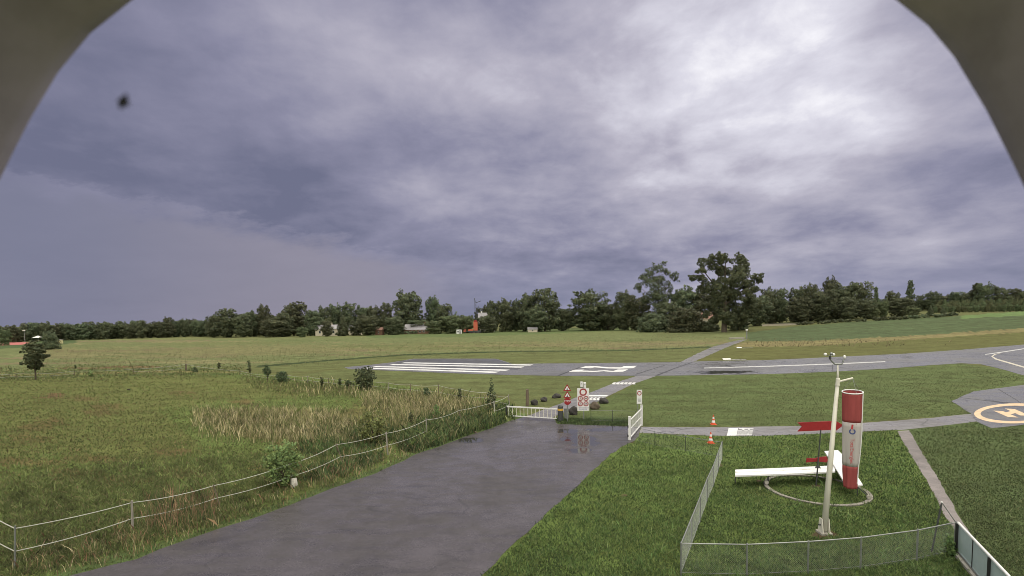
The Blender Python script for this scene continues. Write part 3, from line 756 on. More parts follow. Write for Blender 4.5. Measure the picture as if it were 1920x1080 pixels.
for i in range(2): proto('dome%d' % i, 'dome', 81+i, 7, 9, .0, 30, 7500, .36, M['crown'], limbs=3)
proto('orchard', 'round', 91, 2.6, 4.2, .3, 10, 900, .30, M['crown_light'], r0=.1)

_cnt = [0]
def plant(name, key, px, top, wpx, label, cat='tree', D=None, base=None, group=None):
    """a copy of a grown kind, its foot at range D (or where the base pixel meets the ground)"""
    me_c, me_t = PROTO[key]
    if base is not None:
        g = march(px, base)
    else:
        d = ray(px, 600); h = math.hypot(d.x, d.y); g = Vector((d.x/h*D, d.y/h*D, 0)); g.z = T(g.x, g.y)
    tp = at_depth(px, top, g.y); H = (tp.z - g.z)
    rr = wpx/2/FPX*g.y*g.y/math.hypot(g.x, g.y)
    _cnt[0] += 1
    o = thing(name, g, label, cat, group)
    o.scale = (rr/.98, rr/.98, H/.99); o.rotation_euler = (0, 0, random.uniform(0, 6.28))
    for nm, me in (('trunk', me_t), ('crown', me_c)):
        c = bpy.data.objects.new(nm, me); COL.objects.link(c); c.parent = o
    return o
# the long woodland on the far left
x = -20
k = 0
while x < 395:
    tops = 606 - 5*max(0, min(1, (x-190)/120)) + random.uniform(-4, 4)
    if x < 50: tops += 3
    lab = 'dark broadleaf tree in the low woodland band behind the red sports court' if x < 140 else 'dark broadleaf tree in the low woodland band behind the far left meadow'
    grp = 'trees behind the sports court' if x < 140 else 'trees of the far left woodland'
    plant('broadleaf_tree', random.choice(['round0', 'round1', 'round2', 'egg0', 'egg1', 'round3']), x, tops, random.uniform(26, 38), lab, D=395+random.uniform(-14, 14), group=grp)
    x += random.uniform(11, 15)
TREES = [
 # px, top, width, kind, D, label
 (315, 594, 26, 'egg2', 385, 'dark peaked tree standing above the far left woodland band'),
 (345, 597, 22, 'egg3', 388, 'small dark domed tree near the right end of the far left woodland'),
 (400, 592, 34, 'egg1', 350, 'dark tree at the left foot of the first tall tree mass on the left'),
 (423, 577, 52, 'egg0', 340, 'tall dark bell shaped tree, first to rise above the left woodland'),
 (455, 588, 46, 'round2', 335, 'dark low tree just right of the first tall bell shaped tree'),
 (474, 582, 36, 'egg3', 345, 'dark tree beside the small peaked crown left of the broad tree mass'),
 (495, 571, 32, 'egg2', 342, 'dark tree with small peaked crown left of the broad domed tree'),
 (512, 597, 56, 'round1', 318, 'low dark rounded tree at the meadow edge under the peaked crown'),
 (550, 565, 56, 'round0', 335, 'broad dark domed tree standing left of the low farmhouse'),
 (532, 586, 44, 'egg1', 322, 'dark tree in front of the broad domed tree at the meadow edge'),
 (588, 580, 40, 'egg0', 322, 'green pointed tree standing left of the low grey farmhouse roof'),
 (607, 574, 34, 'round3', 352, 'dark tree rising behind the left end of the farmhouse roof'),
 (627, 569, 30, 'round4', 354, 'dark round topped tree behind the middle of the farmhouse roof'),
 (655, 567, 40, 'egg2', 350, 'dark tree with ragged top behind the right end of the farmhouse'),
 (682, 572, 36, 'round1', 352, 'dark spreading tree behind the round front trees by the farmhouse'),
 (703, 573, 30, 'egg3', 348, 'thin crowned dark tree left of the slim rounded dark tree'),
 (724, 567, 26, 'egg1', 346, 'slim dark tree with rounded head left of the very big dome tree'),
 (766, 545, 60, 'round4', 330, 'very big rounded tree, tallest of the left half, above the long roof'),
 (812, 555, 32, 'round4', 335, 'narrow tree with round head right of the very big dome tree'),
 (832, 569, 34, 'round0', 330, 'dark rounded tree leaning on the right of the narrow round headed tree'),
 (905, 573, 32, 'round3', 350, 'flat topped dark tree just right of the drilling rig mast'),
 (924, 562, 28, 'egg0', 325, 'slim tree in front of the white house beside the drilling rig'),
 (948, 559, 38, 'round1', 322, 'very dark round tree immediately right of the white house'),
 (968, 562, 26, 'egg2', 330, 'dark tree squeezed between the very dark round tree and taller neighbour'),
 (985, 550, 42, 'egg3', 318, 'tall tree with a bumpy crown left of the pyramidal tree'),
 (1022, 540, 62, 'egg1', 312, 'big pyramidal tree, highest between the rig and the paired tall trees'),
 (1056, 578, 34, 'round2', 318, 'lower dark tree in the notch right of the big pyramidal tree'),
 (1107, 543, 78, 'round3', 315, 'broad dark tree with lumpy flat crown in the middle of the treeline'),
 (1140, 566, 44, 'round0', 318, 'lower dark tree between the broad lumpy tree and the path wood'),
 (1168, 545, 40, 'egg2', 312, 'dark tree with knobbly narrow top left of the sparse tall tree'),
 (1195, 552, 52, 'round4', 310, 'dark rounded tree tucked under the left of the sparse tall tree'),
 (1288, 536, 66, 'round1', 300, 'dense dark tree between the two tallest trees'),
 (1322, 540, 64, 'egg0', 296, 'dark green tree overhanging the red roofed house'),
 (1417, 556, 60, 'round2', 300, 'dark tree on the right flank of the tallest tree'),
 (1442, 539, 44, 'round3', 310, 'dark tree with a flat bushy top right of the tallest tree'),
 (1462, 541, 44, 'egg1', 315, 'dark tree second along from the tallest tree, above the pale wall'),
 (1496, 537, 44, 'round0', 318, 'dark layered tree rising above the first trimmed hedge'),
 (1520, 532, 46, 'egg2', 315, 'tall dark tree left of the knob topped tree'),
 (1557, 518, 34, 'egg3', 325, 'dark tree with a knob top, highest of the right hand wood'),
 (1545, 542, 56, 'round4', 300, 'green front tree below the knob topped tree'),
 (1583, 530, 60, 'round1', 312, 'broad dark tree directly right of the knob topped tree'),
 (1606, 528, 58, 'round2', 316, 'wide domed dark tree at the right end of the right hand wood'),
 (1500, 556, 60, 'egg0', 295, 'green front tree low in the right hand wood above hedges'),
 (1590, 556, 46, 'egg1', 296, 'green front tree at the right foot of the wide domed tree'),
 (1626, 560, 40, 'round3', 300, 'low dark tree stepping down from the right hand wood'),
 (1672, 545, 32, 'round0', 420, 'distant dark tree between the two poplars'),
 (1690, 556, 56, 'round4', 310, 'dark spreading tree at the foot of the tall poplar'),
 (1724, 553, 26, 'egg2', 430, 'distant small dark tree right of the tall poplar'),
 (1746, 546, 38, 'egg3', 430, 'distant peaked dark tree right of the tall poplar'),
 (1768, 552, 32, 'round1', 435, 'distant low dark tree right of the peaked dark tree'),
 (1791, 547, 38, 'round2', 430, 'distant flat dark tree left of the far right double crown'),
 (1812, 546, 32, 'round0', 425, 'distant dark tree at the left foot of the far right double crown'),
 (1828, 530, 24, 'poplar1', 425, 'narrow upright dark tree left of the far right double crown'),
 (1842, 530, 40, 'round4', 420, 'dark crown rising highest above the far right orchard'),
 (1872, 536, 44, 'round3', 425, 'dark tree with rounded top above the middle of the orchard'),
 (1898, 540, 40, 'egg0', 430, 'dark tree above the right part of the far right orchard'),
 (1922, 542, 36, 'round1', 430, 'dark tree cut by the right edge of the view above the orchard'),
]
for (px, tp, w, k, D, lab) in TREES:
    plant('broadleaf_tree' if 'poplar' not in k else 'columnar_tree', k, px, tp, w, lab, D=D, group='trees of the skyline')
plant('poplar_tree', 'poplar0', 1705, 524, 17, 'tall narrow dark poplar standing alone on the right skyline', D=315, group='poplars')
plant('poplar_tree', 'poplar1', 1641, 537, 11, 'short slim poplar just right of the right hand wood', D=400, group='poplars')
LOW = [
 (642, 592, 30, 'cone0', 302, 629, 'round conical garden tree in front of the grey farmhouse'),
 (688, 589, 46, 'round3', 302, 629, 'wide round dark garden tree right of the farmhouse'),
 (668, 600, 30, 'round1', 306, 628, 'dark garden tree filling the gap left of the wide round tree'),
 (738, 592, 40, 'round0', 304, 627, 'dark ball shaped garden tree in front of the long blue grey roof'),
 (612, 601, 26, 'egg1', 300, 630, 'small dark tree hiding the farmhouse front'),
 (565, 612, 24, 'light0', 300, 631, 'pale grey green shrub at the meadow edge left of the farmhouse'),
 (615, 593, 14, 'light1', 330, 625, 'small yellowish tree peeping over the farmhouse roof'),
 (780, 600, 46, 'round2', 318, 626, 'dark tree under the big dome tree behind the long roof'),
 (815, 600, 40, 'light0', 300, 627, 'green bushy tree at the right end of the long roof'),
 (845, 588, 40, 'light1', 302, 627, 'light green bushy tree left of the drilling rig'),
 (874, 590, 36, 'light0', 306, 626, 'green bushy tree directly behind the orange drilling rig'),
 (912, 592, 42, 'round4', 304, 624, 'dark bushy tree in front of the white house'),
 (1006, 575, 44, 'round1', 303, 621, 'dark low tree in front of the pyramidal tree'),
 (1250, 566, 60, 'round2', 285, 618, 'bushy dark tree below the sparse tall tree'),
 (1225, 586, 66, 'dome0', 272, 619, 'large dark dome bush at the left of the path wood'),
 (1287, 578, 80, 'dome1', 262, 622, 'largest dark dome bush sloping down toward the path'),
 (1330, 602, 40, 'dome0', 258, 622, 'low dark bush at the right tip of the path wood'),
 (1384, 580, 56, 'round0', 262, 618, 'green undergrowth tree beside the trunk of the tallest tree'),
 (1655, 562, 24, 'light1', 305, 600, 'pale green willow like tree between the wood and the poplars'),
 (1638, 574, 24, 'light0', 300, 602, 'small green bush at the right foot of the right hand wood'),
 (1712, 575, 30, 'light1', 300, 594, 'light green bush at the foot of the tall poplar'),
 (1745, 573, 18, 'cone1', 300, 592, 'small dark cone shaped conifer right of the tall poplar'),
 (1768, 576, 16, 'cone0', 300, 590, 'smaller conifer next to the last trimmed hedge'),
 (92, 621, 40, 'dome1', 250, 643, 'dark spreading bush beside the pale yellow hut on the left'),
 (5, 616, 30, 'light0', 330, 640, 'green bush tree at the left edge above the sports court'),
]
for (px, tp, w, k, D, bs, lab) in LOW:
    plant('garden_tree' if 'dome' not in k else 'large_bush', k, px, tp, w, lab, 'tree' if 'dome' not in k else 'bush', D=D, group='lower trees in front of the skyline')
# background filler rows so that no gap shows open plain behind the skyline
for px in list(range(400, 860, 27)) + list(range(955, 1220, 27)) + list(range(1400, 1640, 30)) + list(range(1650, 1940, 24)):
    plant('broadleaf_tree', random.choice(['round0', 'round1', 'round2', 'round3', 'egg1']), px+random.uniform(-6, 6), random.uniform(588, 596) if px < 900 else (random.uniform(578, 586) if px < 1300 else random.uniform(556, 566)), random.uniform(36, 48),
          'dark tree in the deep back row of the wood behind the skyline trees', D=random.uniform(440, 470) if px > 1640 else random.uniform(360, 380), group='back row trees')
# orchard on the right
for r in range(3):
    for px in range(1752+r*4, 1935, 11):
        plant('orchard_tree', 'orchard', px+random.uniform(-2, 2), 575-r*5.5+random.uniform(-1.5, 1)-(px-1752)*.025, random.uniform(13, 17),
              'small light green fruit tree in the orchard rows at the far right', D=345+r*22, group='orchard trees')

# the two tall trees
def tall_tree(name, px, base, blobs_px, r0, label, nl, leaf, seed, limb_targets, trunk_w):
    g = march(px, base); Y = g.y; s = Y/FPX
    bl = []
    rg = random.Random(seed)
    for (bx, by, br) in blobs_px:
        p = at_depth(bx, by, Y); dep = rg.uniform(-1, 1)*br*s*1.6
        bl.append((p.x-g.x, dep, p.z-g.z, br*s*1.08, br*s*.95))
    for (x_, y_, z_, r_, q_) in list(bl):
        for _ in range(2):
            v_ = Vector((rg.gauss(0, 1), rg.gauss(0, 1.3), rg.gauss(0, .8))).normalized()*r_*rg.uniform(.8, 1.25)
            bl.append((x_+v_.x, y_+v_.y, z_+v_.z, r_*rg.uniform(.4, .65), r_*rg.uniform(.35, .6)))
    o = thing(name, g, label, 'tree')
    me = leaf_mesh('crown', bl, nl, leaf, M['crown'], seed, (1, 1, 1), tone=.2, sub=6)
    c = bpy.data.objects.new('crown', me); COL.objects.link(c); c.parent = o
    mb = MB(); top = at_depth(limb_targets[0][0], limb_targets[0][1], Y)
    mb.tube([g+Vector((0, 0, -.5)), g.lerp(top, .25), g.lerp(top, .6), top], [trunk_w*1.3, trunk_w, trunk_w*.6, trunk_w*.1], 9)
    for (lx, ly, f) in limb_targets[1:]:
        q = at_depth(lx, ly, Y)+Vector((0, rg.uniform(-3, 3), 0)); b0 = g.lerp(top, f)
        mb.tube([b0, b0.lerp(q, .5)+Vector((0, 0, -1)), q], [trunk_w*.45, trunk_w*.3, trunk_w*.08], 6)
    mb.build('trunk', M['bark'], o)
tall_tree('sparse_tree', 1232, 620, [(1208, 518, 10), (1222, 507, 10), (1240, 503, 11), (1255, 510, 8), (1265, 520, 8), (1200, 536, 9), (1215, 532, 11), (1233, 525, 12), (1248, 530, 9), (1258, 540, 8), (1270, 523, 5), (1220, 548, 12), (1238, 546, 12), (1230, 562, 14), (1212, 560, 10), (1250, 558, 10), (1196, 545, 5), (1230, 580, 14), (1245, 575, 12)],
          .5, 'tall sparse tree with open see through crown left of the tallest tree', 17000, .29, 5, [(1236, 505), (1208, 520, .6), (1262, 520, .6), (1200, 540, .5), (1258, 540, .55), (1222, 508, .75)], .6)
tall_tree('tall_tree', 1358, 623, [(1320, 493, 9), (1332, 486, 9), (1347, 484, 11), (1362, 486, 11), (1378, 490, 11), (1392, 500, 11), (1404, 510, 10), (1414, 520, 9), (1424, 526, 7), (1303, 520, 8), (1312, 508, 7), (1318, 524, 8), (1296, 519, 4), (1340, 500, 10), (1356, 506, 14), (1376, 510, 15), (1350, 530, 16), (1372, 530, 17), (1394, 532, 15), (1410, 540, 11), (1330, 536, 11), (1316, 540, 8), (1345, 550, 17), (1368, 555, 18), (1390, 556, 16), (1405, 560, 11), (1340, 572, 15), (1362, 578, 16), (1384, 578, 14), (1350, 592, 10), (1372, 596, 11), (1390, 592, 12), (1358, 600, 9), (1342, 600, 9), (1378, 604, 9), (1396, 604, 9), (1330, 588, 9), (1404, 580, 11)],
          .8, 'tallest tree of all with broad spreading crown where the path meets the field', 52000, .33, 9, [(1360, 490), (1318, 500, .55), (1308, 522, .5), (1400, 508, .55), (1415, 530, .5), (1335, 540, .4), (1390, 545, .4)], 1.0)

# ------------------------------------------------------------------ hedges and far walls
def hedge(px0, px1, t0, t1, b0, b1, label, mt=None):
    A, B = march(px0, b0), march(px1, b1)
    hA = at_depth(px0, t0, A.y).z-A.z; hB = at_depth(px1, t1, B.y).z-B.z
    d = (B-A); L = d.length; n = max(2, int(L/1.6)); bl = []
    for k in range(n+1):
        f = k/n; p = A.lerp(B, f); h = hA+(hB-hA)*f
        bl.append((p.x-A.x, p.y-A.y+random.uniform(-.3, .3), p.z-A.z+h*.5, 1.3, h*.52))
    o = thing('trimmed_hedge', A, label, 'hedge', 'trimmed hedges along the green field')
    me = leaf_mesh('foliage', bl, 300+n*90, .3, M['crown'], int(px0), (1, 1, 1))
    c = bpy.data.objects.new('foliage', me); COL.objects.link(c); c.parent = o
hedge(1498, 1521, 604, 602.5, 610, 608.5, 'short low dark hedge left of the long hedge, next to the pale wall')
hedge(1538, 1551, 601, 600, 607.5, 606.5, 'shortest dark hedge block left of the long hedge')
hedge(1554, 1621, 599, 597, 606, 603, 'long dark trimmed hedge below the right hand wood')
hedge(1640, 1674, 594, 592.5, 602, 600, 'dark trimmed hedge right of the long hedge, across the gap')
hedge(1677, 1697, 593, 592.5, 600, 599, 'short trimmed hedge below the tall poplar')
hedge(1701, 1737, 591, 589, 598.5, 596, 'dark trimmed hedge right of the tall poplar')
hedge(1754, 1789, 588, 584, 595.5, 592, 'last tall dark trimmed hedge before the orchard')
hedge(690, 780, 621, 620, 628, 626.5, 'bright low garden hedge below the long blue grey roof')
def wall(px0, px1, t0, t1, b0, b1, th, mt, label):
    A, B = march(px0, b0), march(px1, b1)
    hA = at_depth(px0, t0, A.y).z-A.z; hB = at_depth(px1, t1, B.y).z-B.z
    n = Vector((-(B-A).y, (B-A).x, 0)).normalized()*th
    zz = Vector((0, 0, 1))
    o = thing('garden_wall', A, label, 'wall')
    MB().prism([A, B, B+zz*hB, A+zz*hA], n).build('wall_body', mt, o)
    MB().prism([A+zz*hA-n*.3, B+zz*hB-n*.3, B+zz*(hB+.15)-n*.3, A+zz*(hA+.15)-n*.3], n*1.6).build('coping', M['concrete'], o)
wall(1429, 1497, 608, 606.5, 612, 609.5, .4, M['wall_cream'], 'long low pale wall between the tallest tree and the hedges')
wall(1368, 1396, 634, 633, 636.5, 635.5, .4, M['concrete'], 'low concrete wall across the far end of the path')

# ------------------------------------------------------------------ far buildings
def house(px0, px1, eave, ridge, base, depth, wallm, roofm, label, chimney=None, windows=3, name='house', D=None):
    xm = (px0+px1)/2
    g = march(xm, base) if D is None else None
    if D is not None:
        d = ray(xm, 600); h = math.hypot(d.x, d.y); g = Vector((d.x/h*D, d.y/h*D, 0)); g.z = T(g.x, g.y)
    Y = g.y; w = (px1-px0)/FPX*Y; he = at_depth(xm, eave, Y).z-g.z; hr_ = at_depth(xm, ridge, Y).z-g.z
    ux = Vector((1, 0, 0)); uy = Vector((0, 1, 0)); uz = Vector((0, 0, 1))
    o = thing(name, g, label, 'house')
    MB().box(g+uy*depth/2+uz*he/2, (w*.94, depth, he)).build('wall', wallm, o)
    rb = MB(); ov = .5
    a = [g-ux*w/2-uy*ov+uz*(he-.1), g-ux*w/2+uy*(depth+ov)+uz*(he-.1), g-ux*w/2+uy*depth/2+uz*hr_]
    rb.prism(a, ux*w); rf = rb.build('roof', roofm, o)
    if chimney:
        MB().box(g+ux*w*chimney+uy*depth*.5+uz*(hr_+.3), (.9, .9, 1.6)).build('chimney', wallm, rf)
    for k in range(windows):
        xx = -w*.38 + w*.76*(k+.5)/windows
        wd = MB().box(g+ux*xx-uy*.02+uz*he*.55, (min(1.3, w*.12), .08, he*.42)).build('window', M['wall_white'], o)
        MB().box(g+ux*xx-uy*.07+uz*he*.55, (min(1.1, w*.10), .04, he*.36)).build('pane', M['pane_dark'], wd)
house(589, 634, 617, 609, 627, 9, M['wall_cream'], M['roof_grey'], 'low cream farmhouse with grey roof half hidden by garden trees', .1, 4, D=315)
house(651, 673, 618, 609, 626, 8, M['wall_cream'], M['roof_grey'], 'small grey roofed house end between two round garden trees', None, 2, D=318)
house(702, 716, 619, 614, 627, 5, M['wall_brown'], M['roof_red'], 'small reddish brown garden hut between round trees', None, 1, 'garden_hut', D=303)
house(756, 803, 618, 608, 624, 10, M['wall_brown'], M['roof_grey'], 'long low house with pale blue grey roof right of the ball shaped tree', .3, 5, D=310)
house(896, 928, 597, 586, 624, 9, M['wall_white'], M['roof_grey'], 'tall white house showing through trees right of the drilling rig', -.3, 4, D=330)
house(1307, 1340, 597, 586, 610, 9, M['wall_cream'], M['roof_red'], 'house with brownish red roof left of the tallest tree trunk', -.42, 3, D=280)
house(989, 1008, 617.5, 613.5, 621, 4, M['wall_cream'], M['roof_grey'], 'tiny pale shed at the foot of the pyramidal tree', None, 1, 'garden_shed', D=297)

# drilling rig site
def rig_site():
    g = march(891, 624.5); Y = g.y; s = Y/FPX
    X = lambda px: at_depth(px, 600, Y).x
    Z = lambda px, py: at_depth(px, py, Y).z
    o = thing('drilling_rig', g, 'orange drilling rig with tall thin dark mast and jib beside the field', 'drilling rig')
    MB().box((X(891.5), Y, (Z(891.5, 603)+Z(891.5, 620))/2), (7.5*s, 1.6, 17*s)).build('tower_body', M['orange_paint'], o)
    MB().box((X(891.5), Y, Z(891.5, 602)), (5*s, 1.8, 3*s)).build('tower_head', M['red'], o)
    mb = MB()
    for dx in (-.35, .35):
        mb.tube([(X(892)+dx, Y, Z(892, 603)), (X(892)+dx, Y, Z(892, 563))], .12, 6)
    for k in range(14):
        z0 = Z(892, 603-k*2.8); z1 = Z(892, 603-(k+1)*2.8); mb.tube([(X(892)-.35, Y, z0), (X(892)+.35, Y, z1)], .06, 5)
    mb.build('mast', M['dark_steel'], o)
    MB().tube([(X(892), Y, Z(892, 568)), (X(903), Y, Z(903, 564))], .16, 6).build('jib', M['dark_steel'], o)
    MB().box((X(891), Y, Z(891, 561)), (1.2*s, .4, 4*s)).build('mast_head', M['dark_steel'], o)
    MB().box((X(892), Y, g.z+.9), (20*s, 2.4, 1.2)).build('carrier', M['dark_steel'], o)
    for k in range(3):
        mb = MB(); mb.tube([(X(884+k*8), Y-1.35, g.z+.5), (X(884+k*8), Y+1.35, g.z+.5)], .5, 12); mb.build('wheel', M['black'], o)
    # lorry
    g2 = march(878, 624.8); Y2 = g2.y-1
    t = thing('flatbed_lorry', (g2.x, Y2, 0), 'pinkish red lorry with low load parked left of the drilling rig', 'lorry')
    X2 = at_depth(880, 600, Y2).x
    MB().box((X2, Y2, 1.1), (4.6, 2.2, .4)).build('bed', M['dark_steel'], t)
    MB().box((X2+.6, Y2, 1.8), (2.8, 2.0, .9)).build('load', M['orange_paint'], t)
    cb = MB(); cb.prism([(X2-3.4, Y2-1.1, .7), (X2-2.0, Y2-1.1, .7), (X2-2.0, Y2-1.1, 2.5), (X2-3.0, Y2-1.1, 2.5), (X2-3.4, Y2-1.1, 1.6)], (0, 2.2, 0)); cb.build('cab', M['orange_paint'], t)
    MB().box((X2-2.6, Y2-1.12, 2.0), (.8, .04, .6)).build('window', M['pane_dark'], t)
    for dx in (-2.7, .3, 1.5):
        MB().tube([(X2+dx, Y2-1.15, .5), (X2+dx, Y2+1.15, .5)], .5, 12).build('wheel', M['black'], t)
    # white cabin
    g3 = march(861, 626); Y3 = g3.y
    c = thing('site_cabin', g3, 'small white site cabin left of the orange drilling machinery', 'cabin')
    MB().box((g3.x, Y3, g3.z+1.25), (2.8, 2.2, 2.3)).build('cabin_body', M['white'], c)
    MB().box((g3.x, Y3, g3.z+2.46), (3.0, 2.4, .12)).build('roof', M['steel'], c)
    MB().box((g3.x-.5, Y3-1.12, g3.z+1.3), (.7, .05, .9)).build('window', M['pane_dark'], c)
    MB().box((g3.x+.6, Y3-1.12, g3.z+1.1), (.8, .05, 1.9)).build('door', M['steel'], c)
rig_site()

# sports ground on the far left
def sports():
    surface('sports_court', [(-120, 642.5), (44, 641), (58, 643), (40, 646.5), (-120, 652)], M['court'], .02, step=3, amp=0)
    g = march(-10, 645); Y = g.y+20
    o = thing('windbreak_fence', (at_depth(-10, 600, Y).x, Y, 0), 'green windbreak fence at the left edge behind the red court', 'fence')
    xa, xb = at_depth(-60, 600, Y).x, at_depth(8, 600, Y).x
    MB().box(((xa+xb)/2, Y, 1.5), (xb-xa, .06, 2.4)).build('windbreak_cloth', M['tarp_green'], o)
    for k in range(5):
        MB().tube([(xa+(xb-xa)*k/4, Y+.08, 0), (xa+(xb-xa)*k/4, Y+.08, 3)], .05, 6).build('post', M['dark_steel'], o)
    for i, px in enumerate((12, 30.5, 47)):
        b = march(px, 642); t = thing('floodlight', b, ('grey floodlight pole nearest the left edge of the court', 'middle grey floodlight pole behind the red court', 'grey floodlight pole closest to the small pasture tree')[i], 'lamp post', 'court floodlights')
        h = at_depth(px, 619.5, b.y).z
        MB().tube([b, (b.x, b.y, h)], [.14, .08], 7).build('pole', M['steel'], t)
        MB().box((b.x, b.y-.1, h), (1.1, .4, .4)).build('lamp_head', M['wall_white'], t)
    b = march(72, 640.5); t = thing('canopy_tent', b, 'small white canopy behind the small pasture tree', 'tent')
    w = 1.9
    mb = MB(); ap = Vector((b.x, b.y, 3.3))
    cs = [Vector((b.x+sx*w, b.y+sy*w, 2.1)) for sx, sy in ((-1, -1), (1, -1), (1, 1), (-1, 1))]
    mb.add(cs+[ap], [(0, 1, 4), (1, 2, 4), (2, 3, 4), (3, 0, 4), (3, 2, 1, 0)]); mb.build('canopy_top', M['wall_white'], t)
    for sx, sy in ((-1, -1), (1, -1), (1, 1), (-1, 1)):
        MB().tube([(b.x+sx*w*.95, b.y+sy*w*.95, 0), (b.x+sx*w*.95, b.y+sy*w*.95, 2.1)], .05, 6).build('leg', M['steel'], t)
    b = march(107.5, 644.5); t = thing('hut', b, 'pale yellow box hut beside the dark spreading bush', 'hut')
    MB().box((b.x, b.y+1, .85), (2.2, 2, 1.7)).build('hut_body', M['yellow_box'], t)
    MB().prism([(b.x-1.25, b.y-.2, 1.68), (b.x+1.25, b.y-.2, 1.68), (b.x+1.25, b.y-.2, 1.82), (b.x-1.25, b.y-.2, 1.95)], (0, 2.4, 0)).build('roof', M['concrete'], t)
    a, c = march(114, 638), march(143, 636.5)
    t = thing('boundary_fence', a, 'low dark boundary fence right of the pale yellow hut', 'fence')
    for k in range(6):
        p = a.lerp(c, k/5); MB().tube([p, p+Vector((0, 0, 1.3))], .07, 6).build('post', M['wood'], t)
    for zz in (.5, .9, 1.2): MB().tube([a+Vector((0, 0, zz)), c+Vector((0, 0, zz))], .07, 5).build('rail', M['wood'], t)
sports()

# ------------------------------------------------------------------ near shrubs and young trees
def shrub(name, px, top, base, w, label, leaf=.07, n=1800, mt='bush_leaf', kind='round', stem=.25, cat='bush', group='bushes along the paddock fences', seed=None):
    g = G(px, base); Y = g.y; s = Y/FPX; H = at_depth(px, top, Y).z; Rr = w/2*s*Y/math.hypot(g.x, Y)
    seed = seed or int(px*7+base)
    o = thing(name, g, label, cat, group)
    bl = crown_blobs(kind, seed, Rr, H, H*stem, 20 if n > 900 else 11)
    me = leaf_mesh('crown', bl, n, leaf, M[mt], seed, (1, 1, 1), tone=.25)
    c = bpy.data.objects.new('crown', me); COL.objects.link(c); c.parent = o
    mb = MB(); r0 = max(.025, Rr*.07)
    mb.tube([g+Vector((0, 0, -.1)), g+Vector((random.uniform(-.05, .05), 0, H*.45)), g+Vector((0, 0, H*.8))], [r0, r0*.7, r0*.2], 7)
    for k in range(5):
        a = random.uniform(0, 6.28); z0 = H*(stem*.6+.15*random.random())
        mb.tube([g+Vector((0, 0, z0)), g+Vector((math.cos(a)*Rr*.6, math.sin(a)*Rr*.6, z0+H*.3))], [r0*.5, r0*.15], 5)
    mb.build('trunk', M['bark'], o)
    return o
shrub('small_tree', 67, 637, 712, 52, 'small lone tree with dark egg shaped crown on the left pasture', .22, 1700, 'sapling_leaf', 'egg', .27, 'tree', None)
shrub('bush', 530, 828, 912, 84, 'biggest light green bush by the road fence, beside a pale stump', .062, 3600, 'bush_leaf', 'round', .05)
shrub('bush', 700, 766, 832, 62, 'upright green bush at the road fence behind the pale square post', .075, 2000, 'bush_leaf', 'egg', .05)
shrub('bush', 683, 688, 730, 46, 'large dark round bush on the back fence before the runway stripes', .13, 1500, 'sapling_leaf', 'round', .03)
shrub('bush', 529, 695, 717, 27, 'dark ball bush on the back fence beside the dark upright sapling', .11, 800, 'sapling_leaf', 'round', .02)
shrub('sapling', 502, 683, 716, 18, 'dark upright sapling left of the dark ball bush', .11, 380, 'sapling_leaf', 'egg', .3, 'sapling', 'young saplings on the back fence')
shrub('sapling', 469, 674, 706, 10, 'slim sapling left of the dark upright sapling', .11, 170, 'sapling_leaf', 'poplar', .2, 'sapling', 'young saplings on the back fence')
shrub('sapling', 411, 678, 697, 9, 'tiny thin sapling far along the back fence, leftmost of its row', .12, 110, 'sapling_leaf', 'egg', .3, 'sapling', 'young saplings on the back fence')
shrub('sapling', 366, 688, 698, 14, 'low dark scrubby plant beside the lone dark fence post', .12, 140, 'sapling_leaf', 'dome', .0, 'bush', 'young saplings on the back fence')
shrub('sapling', 604, 706, 727, 8, 'thin dark sapling right of the dark ball bush', .09, 170, 'sapling_leaf', 'poplar', .15, 'sapling', 'young saplings on the back fence')
shrub('sapling', 637, 709, 726, 10, 'small dark sapling left of the large round bush', .09, 200, 'sapling_leaf', 'egg', .2, 'sapling', 'young saplings on the back fence')
shrub('sapling', 653, 711, 729, 18, 'low spreading sapling touching the large round bush', .09, 240, 'sapling_leaf', 'round', .2, 'sapling', 'young saplings on the back fence')
shrub('sapling', 799, 726, 747, 16, 'small dark leafy sapling between two thin posts of the back fence', .08, 360, 'sapling_leaf', 'egg', .25, 'sapling', 'young saplings on the back fence')
shrub('sapling', 863, 727, 756, 9, 'thin twiggy sapling at the back fence left of the spiky young tree', .08, 190, 'sapling_leaf', 'poplar', .2, 'sapling', 'young saplings on the back fence')
shrub('small_tree', 923, 708, 778, 30, 'spiky young tree beside the left end of the white barrier', .07, 620, 'sapling_leaf', 'cone', .2, 'tree', 'young saplings on the back fence')
shrub('sapling', 819, 756, 792, 14, 'young sapling poking out of the nettles by the road', .065, 330, 'bush_leaf', 'egg', .2, 'sapling', 'young saplings on the back fence')
shrub('sapling', 771, 772, 800, 11, 'tiny dark sapling in dry grass left of the nettles', .065, 190, 'sapling_leaf', 'egg', .2, 'sapling', 'young saplings on the back fence')
shrub('sapling', 170, 692, 706, 14, 'scruffy weed clump in the pasture right of the small lone tree', .13, 110, 'bush_leaf', 'dome', 0, 'bush', None)
shrub('sapling', 142, 683, 691, 4, 'tiny dark stub bush right of the small lone tree', .12, 60, 'sapling_leaf', 'poplar', 0, 'bush', None)
shrub('weed_bush', 1780, 1000, 1040, 34, 'leafy green weed in the corner of the mesh fence by the glass screen', .05, 500, 'bush_leaf', 'dome', 0, 'bush', None)

